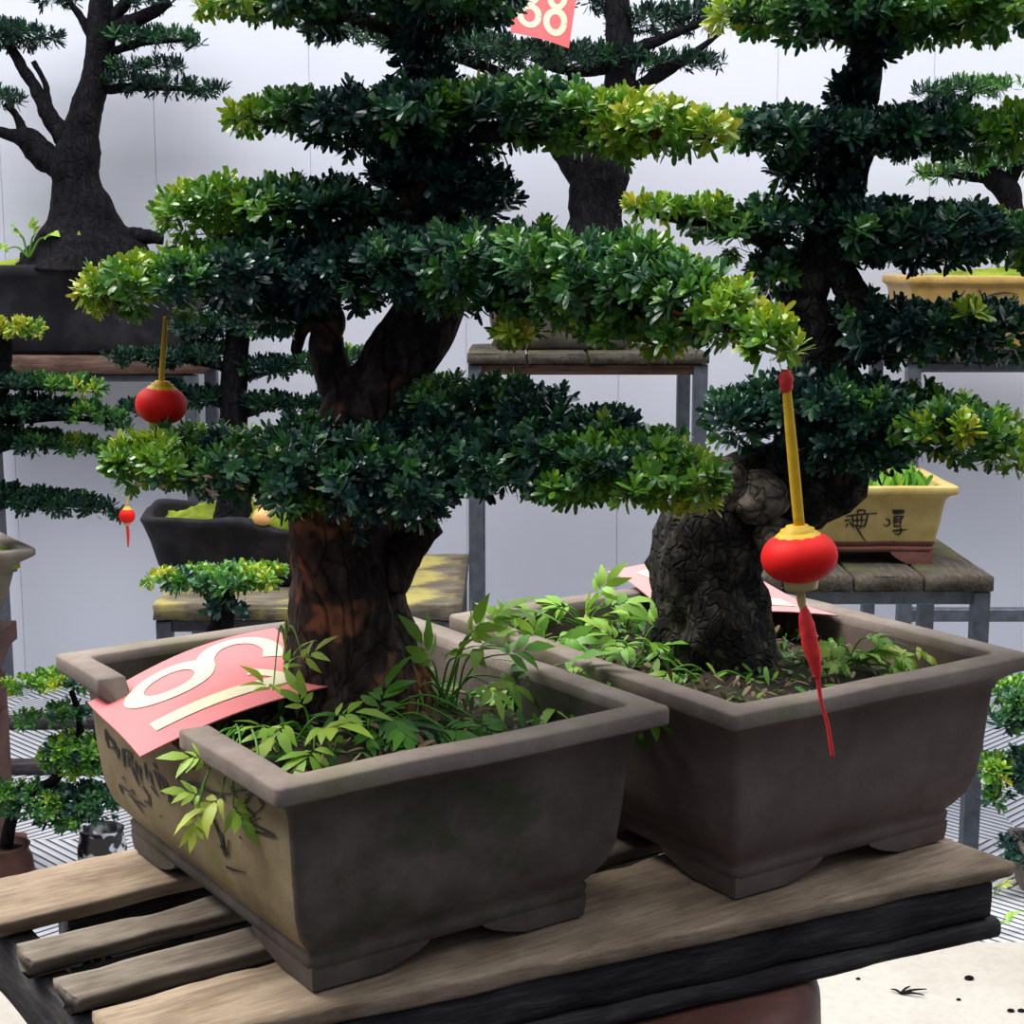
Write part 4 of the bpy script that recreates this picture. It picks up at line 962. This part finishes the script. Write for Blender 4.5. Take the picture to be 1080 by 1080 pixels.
# peach figurine on the moss
c = at(277, 552, 3.95); s = S(3.95)
fg = thing('figurine', 'tiny peach and white figurine sitting on the moss of the dark trough', 'figurine', c)
PEACH = simple('peach_ceramic', (.85, .48, .16), .4); PALE = simple('pale_ceramic', (.86, .66, .52), .4)
V, Fc = lathe_geo([(6*s, -2*s), (10*s, 1*s), (11.5*s, 7*s), (9*s, 13*s), (5*s, 17*s), (1*s, 18*s)], c, 20); mesh('body', V, Fc, PEACH, fg)
ch_ = at(274, 531, 3.95); V, Fc = lathe_geo([(1*s, -5*s), (4.5*s, -3*s), (6*s, 0), (4.5*s, 4*s), (1*s, 5.5*s)], ch_, 16); mesh('head', V, Fc, PALE, fg)
for dx in (-4, 4):
    V, Fc = tube_geo([[*(ch_+np.array([dx*s, 0, 2*s])), 2*s], [*(ch_+np.array([dx*1.3*s, 0, 5*s])), 1.6*s], [*(ch_+np.array([dx*1.4*s, 0, 7.5*s])), .6*s]], 6, 8); mesh('ear', V, Fc, PALE, fg)

# --- little flat-topped bonsai before the low stand
YS = 3.62
cS = (at(236, 650, YS)[0], YS, FT)
TS_ = thing('potted_bonsai', 'low flat green-topped bonsai standing in front of the lichen-edged stand', 'bonsai', cS, 'background bonsai')
hS = .30
plain_pot(TS_, cS, 1e-6, .26, .2, hS, [CLAY_GREY]); soil(TS_, cS, 1e-6, .2, .14, hS-.02, .01, SOIL, 10)
zb = at(236, 640, YS)[2]
V, Fc = tube_geo([[cS[0], YS, FT+hS-.03, .04], [cS[0]-.02, YS, (FT+hS+zb)/2, .032], [*at(236, 640, YS), .026], [*at(238, 622, YS), .016]], 24, 14, .25, 14, 3)
mesh('trunk', V, Fc, BARK_FAR, TS_)
pad(TS_, [(172, 612, 22, 10, .05, .7), (205, 612, 32, 13, .08, .4), (245, 610, 36, 13, .09, .36), (280, 608, 26, 11, .07, .55)], YS, .026, .010, 341, n=8, rad=.022, tvar=.14)
pad(TS_, [(225, 640, 18, 12, .03, .05), (250, 645, 16, 10, .03, .12)], YS-.04, .026, .010, 342, n=8, rad=.026)

# --- left edge: layered tree on a red pedestal
YL = 3.30
W_, D_ = .34, .40; yw = .60
u_ = np.array([math.cos(yw), math.sin(yw)]); v_ = np.array([-math.sin(yw), math.cos(yw)])
cor = at(40, 579, YL); cc = cor[:2]-u_*W_/2+v_*D_/2
hP = .20; zP = cor[2]-hP
cL = (cc[0], cc[1], zP)
TE = thing('potted_bonsai', 'bonsai with long flat tiered branches at the left edge, pot on a red pedestal', 'bonsai', cL, 'background bonsai')
plain_pot(TE, cL, yw, W_, D_, hP, [CLAY_GREY], [(.10, 0, 0), (.095, .01, 0), (.075, .03, 0), (.06, .06, 0), (.045, .11, 0), (.036, .15, 0), (.024, .17, 0), (.004, .183, 0), (0, .187, 0), (0, .198, 0), (.002, .2, 0), (.024, .2, 0), (.028, .196, 0), (.03, .15, 0)])
soil(TE, cL, yw, W_-.06, D_-.06, hP-.012, .02, MOSS, 12, 'moss')
YE = cc[1]
V, Fc = tube_geo(pxpath([(-60, 590, 34), (-45, 540, 24), (-28, 480, 19), (-18, 440, 16), (-6, 400, 14), (2, 372, 12), (4, 350, 8)], YE), 40, 16, .2, 10, 4)
tk = mesh('trunk', V, Fc, BARK_FAR, TE)
for i, p in enumerate([[(-14, 430, 8), (8, 442, 6), (60, 440, 4), (130, 445, 2)], [(-28, 480, 8), (20, 468, 5), (105, 472, 2)], [(-40, 525, 8), (20, 528, 5), (110, 535, 2)], [(-6, 405, 6), (40, 408, 4), (105, 412, 2)]]):
    branch(tk, p, YE, BARK_FAR, 90+i)
KE = dict(L=.021, W=.0066, mat=NEEDLE, n=10)
needles(TE, [(-10, 345, 26, 7, .06, .85), (22, 346, 26, 6, .05, .95)], YE, 351, **KE)
needles(TE, [(-10, 402, 30, 9, .07, .15), (30, 405, 30, 8, .07, .25), (70, 406, 26, 6, .06, .5), (98, 410, 14, 4, .04, .6)], YE, 352, **KE)
needles(TE, [(-10, 430, 30, 14, .08, .08), (30, 432, 30, 12, .08, .06), (65, 432, 22, 10, .06, .1), (88, 436, 24, 11, .06, .5), (115, 444, 18, 7, .05, .4), (132, 452, 8, 4, .03, .3)], YE, 353, **KE)
needles(TE, [(-5, 462, 34, 10, .08, .2), (40, 466, 30, 10, .08, .35), (80, 470, 26, 8, .06, .6), (108, 474, 14, 6, .05, .55)], YE, 354, **KE)
needles(TE, [(-5, 524, 34, 10, .08, .1), (35, 528, 30, 11, .08, .2), (72, 532, 28, 10, .07, .2), (104, 537, 18, 7, .05, .12), (122, 543, 8, 4, .03, .2)], YE, 355, **KE)
# pedestal under it: a square plinth with raised panels
pd = thing('pedestal', 'red-brown carved square pedestal under the left edge pot', 'pedestal', (cc[0], cc[1], FT))
pw_ = at(14, 740, cc[1])[0]; hw = pw_-cc[0]
hw = max(.07, hw*.84)
hgt = zP-FT
PED = [(.0, .0), (.0, .05), (.02, .06), (.03, .09), (.022, .11), (.022, hgt-.12), (.03, hgt-.10), (.012, hgt-.05), (0, hgt-.04), (0, hgt)]
V, Fc, fm = pot_geo(hw*2, hw*2, [(i, z, 0) for i, z in PED], .006, 4)
mesh('plinth', xf(V, (cc[0], cc[1], FT), 1e-6), Fc, CLAY_RED, pd, smooth=False)
bbox_mesh('front_panel', cc[0]-hw*.6, cc[0]+hw*.6, cc[1]-hw+.012, cc[1]-hw+.03, FT+.16, FT+hgt-.18, CLAY_RED, pd)
V = MB(); V.box(cc[0]+hw-.03, cc[0]+hw-.012, cc[1]-hw*.6, cc[1]+hw*.6, FT+.16, FT+hgt-.18); mesh('side_panel', V.V, V.F, CLAY_RED, pd, smooth=False)

# --- lower left: leafy low bonsai in a round pot
YB = 3.2
cB = (at(5, 905, YB)[0], YB, FT)
LB = thing('potted_bonsai', 'bushy low green bonsai in the round red-brown pot on the floor at lower left', 'bonsai', cB, 'background bonsai')
V, Fc = lathe_geo([(.035, 0), (.042, .008), (.055, .04), (.060, .075), (.056, .11), (.048, .128), (.053, .138), (.044, .139), (.04, .11)], cB, 32); mesh('pot', V, Fc, CLAY_RED, LB)
V, Fc = lathe_geo([(.042, .105), (.042, .125), (.03, .13), (.001, .133)], cB, 24); mesh('soil', V, Fc, SOIL, LB)
zt = at(10, 862, YB)
V, Fc = tube_geo([[cB[0], YB, FT+.12, .014], [*at(20, 845, YB), .013], [*at(60, 820, YB), .011], [*at(85, 770, YB), .008], [*at(70, 715, YB), .005]], 24, 12, .2, 20, 5); mesh('trunk', V, Fc, BARK_FAR, LB)
KB = dict(L=.018, W=.0075, n=8)
def lb(bl, sd, **kw): return pad(LB, [(*q[:5], max(.05, q[5]-.14)) for q in bl], YB, .020, .0078, sd, n=8, rad=.018, tvar=.12, **kw)
lb([(22, 722, 22, 6, .04, .78), (58, 718, 30, 9, .05, .66), (85, 716, 16, 13, .05, .5)], 361)
lb([(30, 760, 18, 6, .04, .6), (70, 752, 28, 8, .05, .4)], 362)
lb([(52, 803, 16, 7, .04, .66), (75, 793, 32, 22, .06, .5), (98, 795, 14, 20, .05, .55), (85, 812, 20, 8, .04, .72)], 363)
lb([(-2, 842, 28, 18, .05, .46), (40, 845, 36, 20, .07, .42), (85, 845, 30, 20, .06, .22), (110, 850, 20, 22, .05, .1), (70, 862, 36, 12, .05, .3)], 364)
# black glazed pot with white flecks beside it
c = (at(108, 900, 3.28)[0], 3.28, FT)
m, nt, b = new_mat('black_glaze_white_flecks')
f = noise_n(nt, coords(nt), 22, 2); nt.links.new(ramp(nt, f, [(.56, (.012, .012, .015)), (.6, (.7, .7, .74))]), b.inputs['Base Color']); b.inputs['Roughness'].default_value = .25
V, Fc = lathe_geo([(.035, 0), (.042, .004), (.05, .04), (.052, .10), (.045, .135), (.048, .144), (.04, .146), (.036, .12), (.002, .115)], c, 32)
o = mesh('glazed_pot', V, Fc, m); tag(o, 'black glazed pot with white patches on the floor left of the bench', 'pot')
# two dark timber sills lying on the tiles
for (y_, xe, lab) in ((770, 96, 'farther of the two dark timber sills lying on the tiles at left'), (818, 66, 'nearer of the two dark timber sills lying on the tiles at left')):
    p = atz(xe+60, y_, FT)
    V, Fc = beam_geo(1.1, .05, .032, .004, .003, 20, int(y_), None, .003)
    o = mesh('timber_sill', V, Fc, WOOD_DARK, None, yaw=1e-6, origin=(p[0]-.45, p[1]+.025, FT+.016)); tag(o, lab, 'timber')

# --- lower right: leafy bonsai behind the bench end
YD = 3.30
cD = (at(1118, 930, YD)[0], YD, FT)
RB = thing('potted_bonsai', 'leafy green bonsai with tiered pads at the right edge beyond the bench end', 'bonsai', cD, 'background bonsai')
plain_pot(RB, cD, 1e-6, .2, .16, .11, [CLAY_GREY]); soil(RB, cD, 1e-6, .15, .11, .1, .005, SOIL, 14)
V, Fc = tube_geo([[*(np.array(cD)+np.array([0, 0, .09])), .02], [*at(1125, 860, YD), .016], [*at(1110, 800, YD), .012], [*at(1115, 740, YD), .008]], 20, 12, .2, 20, 6); mesh('trunk', V, Fc, BARK_FAR, RB)
def rb(bl, sd): return pad(RB, [(*q[:5], q[5]-.22) for q in bl], YD, .026, .0092, sd, n=8, rad=.022, tvar=.12)
rb([(1068, 732, 26, 14, .06, .55), (1060, 758, 22, 12, .05, .42), (1095, 745, 34, 22, .08, .4)], 371)
rb([(1050, 812, 20, 20, .05, .62), (1048, 840, 14, 12, .04, .6), (1075, 812, 24, 20, .06, .2), (1100, 812, 34, 22, .08, .3)], 372)
rb([(1064, 898, 16, 12, .05, .16), (1090, 900, 30, 14, .07, .2)], 373)
for (px, py, ti, lab) in ((1053, 975, .6, 'small green sprout on the tile edge just beyond the bench corner'), (1050, 938, .9, 'yellow sprig peeping past the dark end of the bench')):
    q = atz(px, py+6, FT)
    bs = q; weed('weed', lab, bs, [(q+np.array([-.01, 0, .02]), .03, (-.6, -.3, .6)), (q+np.array([.012, 0, .022]), .034, (.6, -.3, .6)), (q+np.array([0, -.01, .02]), .03, (0, -.7, .5))], int(px), ti, wid=.35, nleaf=5)
# litter on the pale floor
tw = thing('dry_twig', 'dry brown twig scrap on the pale floor right of the bench', 'twig', atz(950, 1049, FLOOR))
q = np.array(wloc(tw))
for i, (d, l) in enumerate((((1, .2), .05), ((.8, .9), .03), ((1, -.3), .04), ((-.5, .5), .03))):
    d = np.array([*d, .12]); V, Fc = tube_geo([[*(q+np.array([0, 0, .003])), .0022], [*(q+d*l*.5+np.array([0, 0, .004])), .002], [*(q+d*l), .001]], 6, 6); mesh('twig', V, Fc, BARK_FAR, tw)
for i, (px, py) in enumerate(((905+0, 1033), (1022, 1033), (1011, 1055), (1066, 1067), (1077, 1067))):
    q = atz(px, py, FLOOR); r = [.004, .008, .004, .006, .006][i]
    V, Fc = lathe_geo([(r*.5, 0), (r, r*.3), (r*.8, r*.7), (r*.2, r)], q, 10, (1.2, .8))
    o = mesh('soil_crumb', V, Fc, BARK_FAR); tag(o, 'small dark soil crumb on the pale floor right of the bench', 'crumb', 'soil crumbs on the floor')

#@@LIGHT
# ---------------------------------------------------------------- light
w = bpy.data.worlds.new('world'); bpy.context.scene.world = w; w.use_nodes = True
nt = w.node_tree; bg = nt.nodes['Background']
tc = nt.nodes.new('ShaderNodeTexCoord'); sx = nt.nodes.new('ShaderNodeSeparateXYZ'); nt.links.new(tc.outputs['Generated'], sx.inputs[0])
mr = nt.nodes.new('ShaderNodeMapRange'); mr.inputs[1].default_value = -1; mr.inputs[2].default_value = 1; nt.links.new(sx.outputs[2], mr.inputs[0])
nt.links.new(ramp(nt, mr.outputs[0], [(.0, (.03, .03, .04)), (.5, (.05, .06, .10)), (.66, (.14, .165, .24)), (.85, (.68, .74, .85)), (1., (1.5, 1.55, 1.6))]), bg.inputs[0])
bg.inputs[1].default_value = 1.0
my = nt.nodes.new('ShaderNodeMapRange'); my.inputs[1].default_value = -.9; my.inputs[2].default_value = .3; my.inputs[3].default_value = .74; my.inputs[4].default_value = 1.05
nt.links.new(sx.outputs[1], my.inputs[0]); nt.links.new(my.outputs[0], bg.inputs[1])
def aim(o, d): o.rotation_euler = Vector(d).to_track_quat('-Z', 'Y').to_euler()
sd = bpy.data.lights.new('sun', 'SUN'); sd.energy = 3.8; sd.angle = math.radians(40); sd.color = (1, .96, .90)
so = bpy.data.objects.new('sun', sd); C.objects.link(so); aim(so, (.52, -.22, -.83)); so.location = (-2, 0, 4)
# added area lamp, out of view, that brightens the back wall
ad_ = bpy.data.lights.new('wall_fill', 'AREA'); ad_.shape = 'RECTANGLE'; ad_.size = 14; ad_.size_y = 2.4; ad_.energy = 400; ad_.color = (.95, .97, 1)
ao = bpy.data.objects.new('wall_fill', ad_); C.objects.link(ao); ao.location = (0, 2.7, 3.7); aim(ao, (0, .72, -.7))
vs = bpy.context.scene.view_settings
bpy.context.scene.display_settings.display_device = 'sRGB'
vs.view_transform = 'Standard'; vs.look = 'None'; vs.gamma = 1; vs.use_curve_mapping = False; vs.exposure = 0.2
bpy.context.scene.cycles.max_bounces = 8
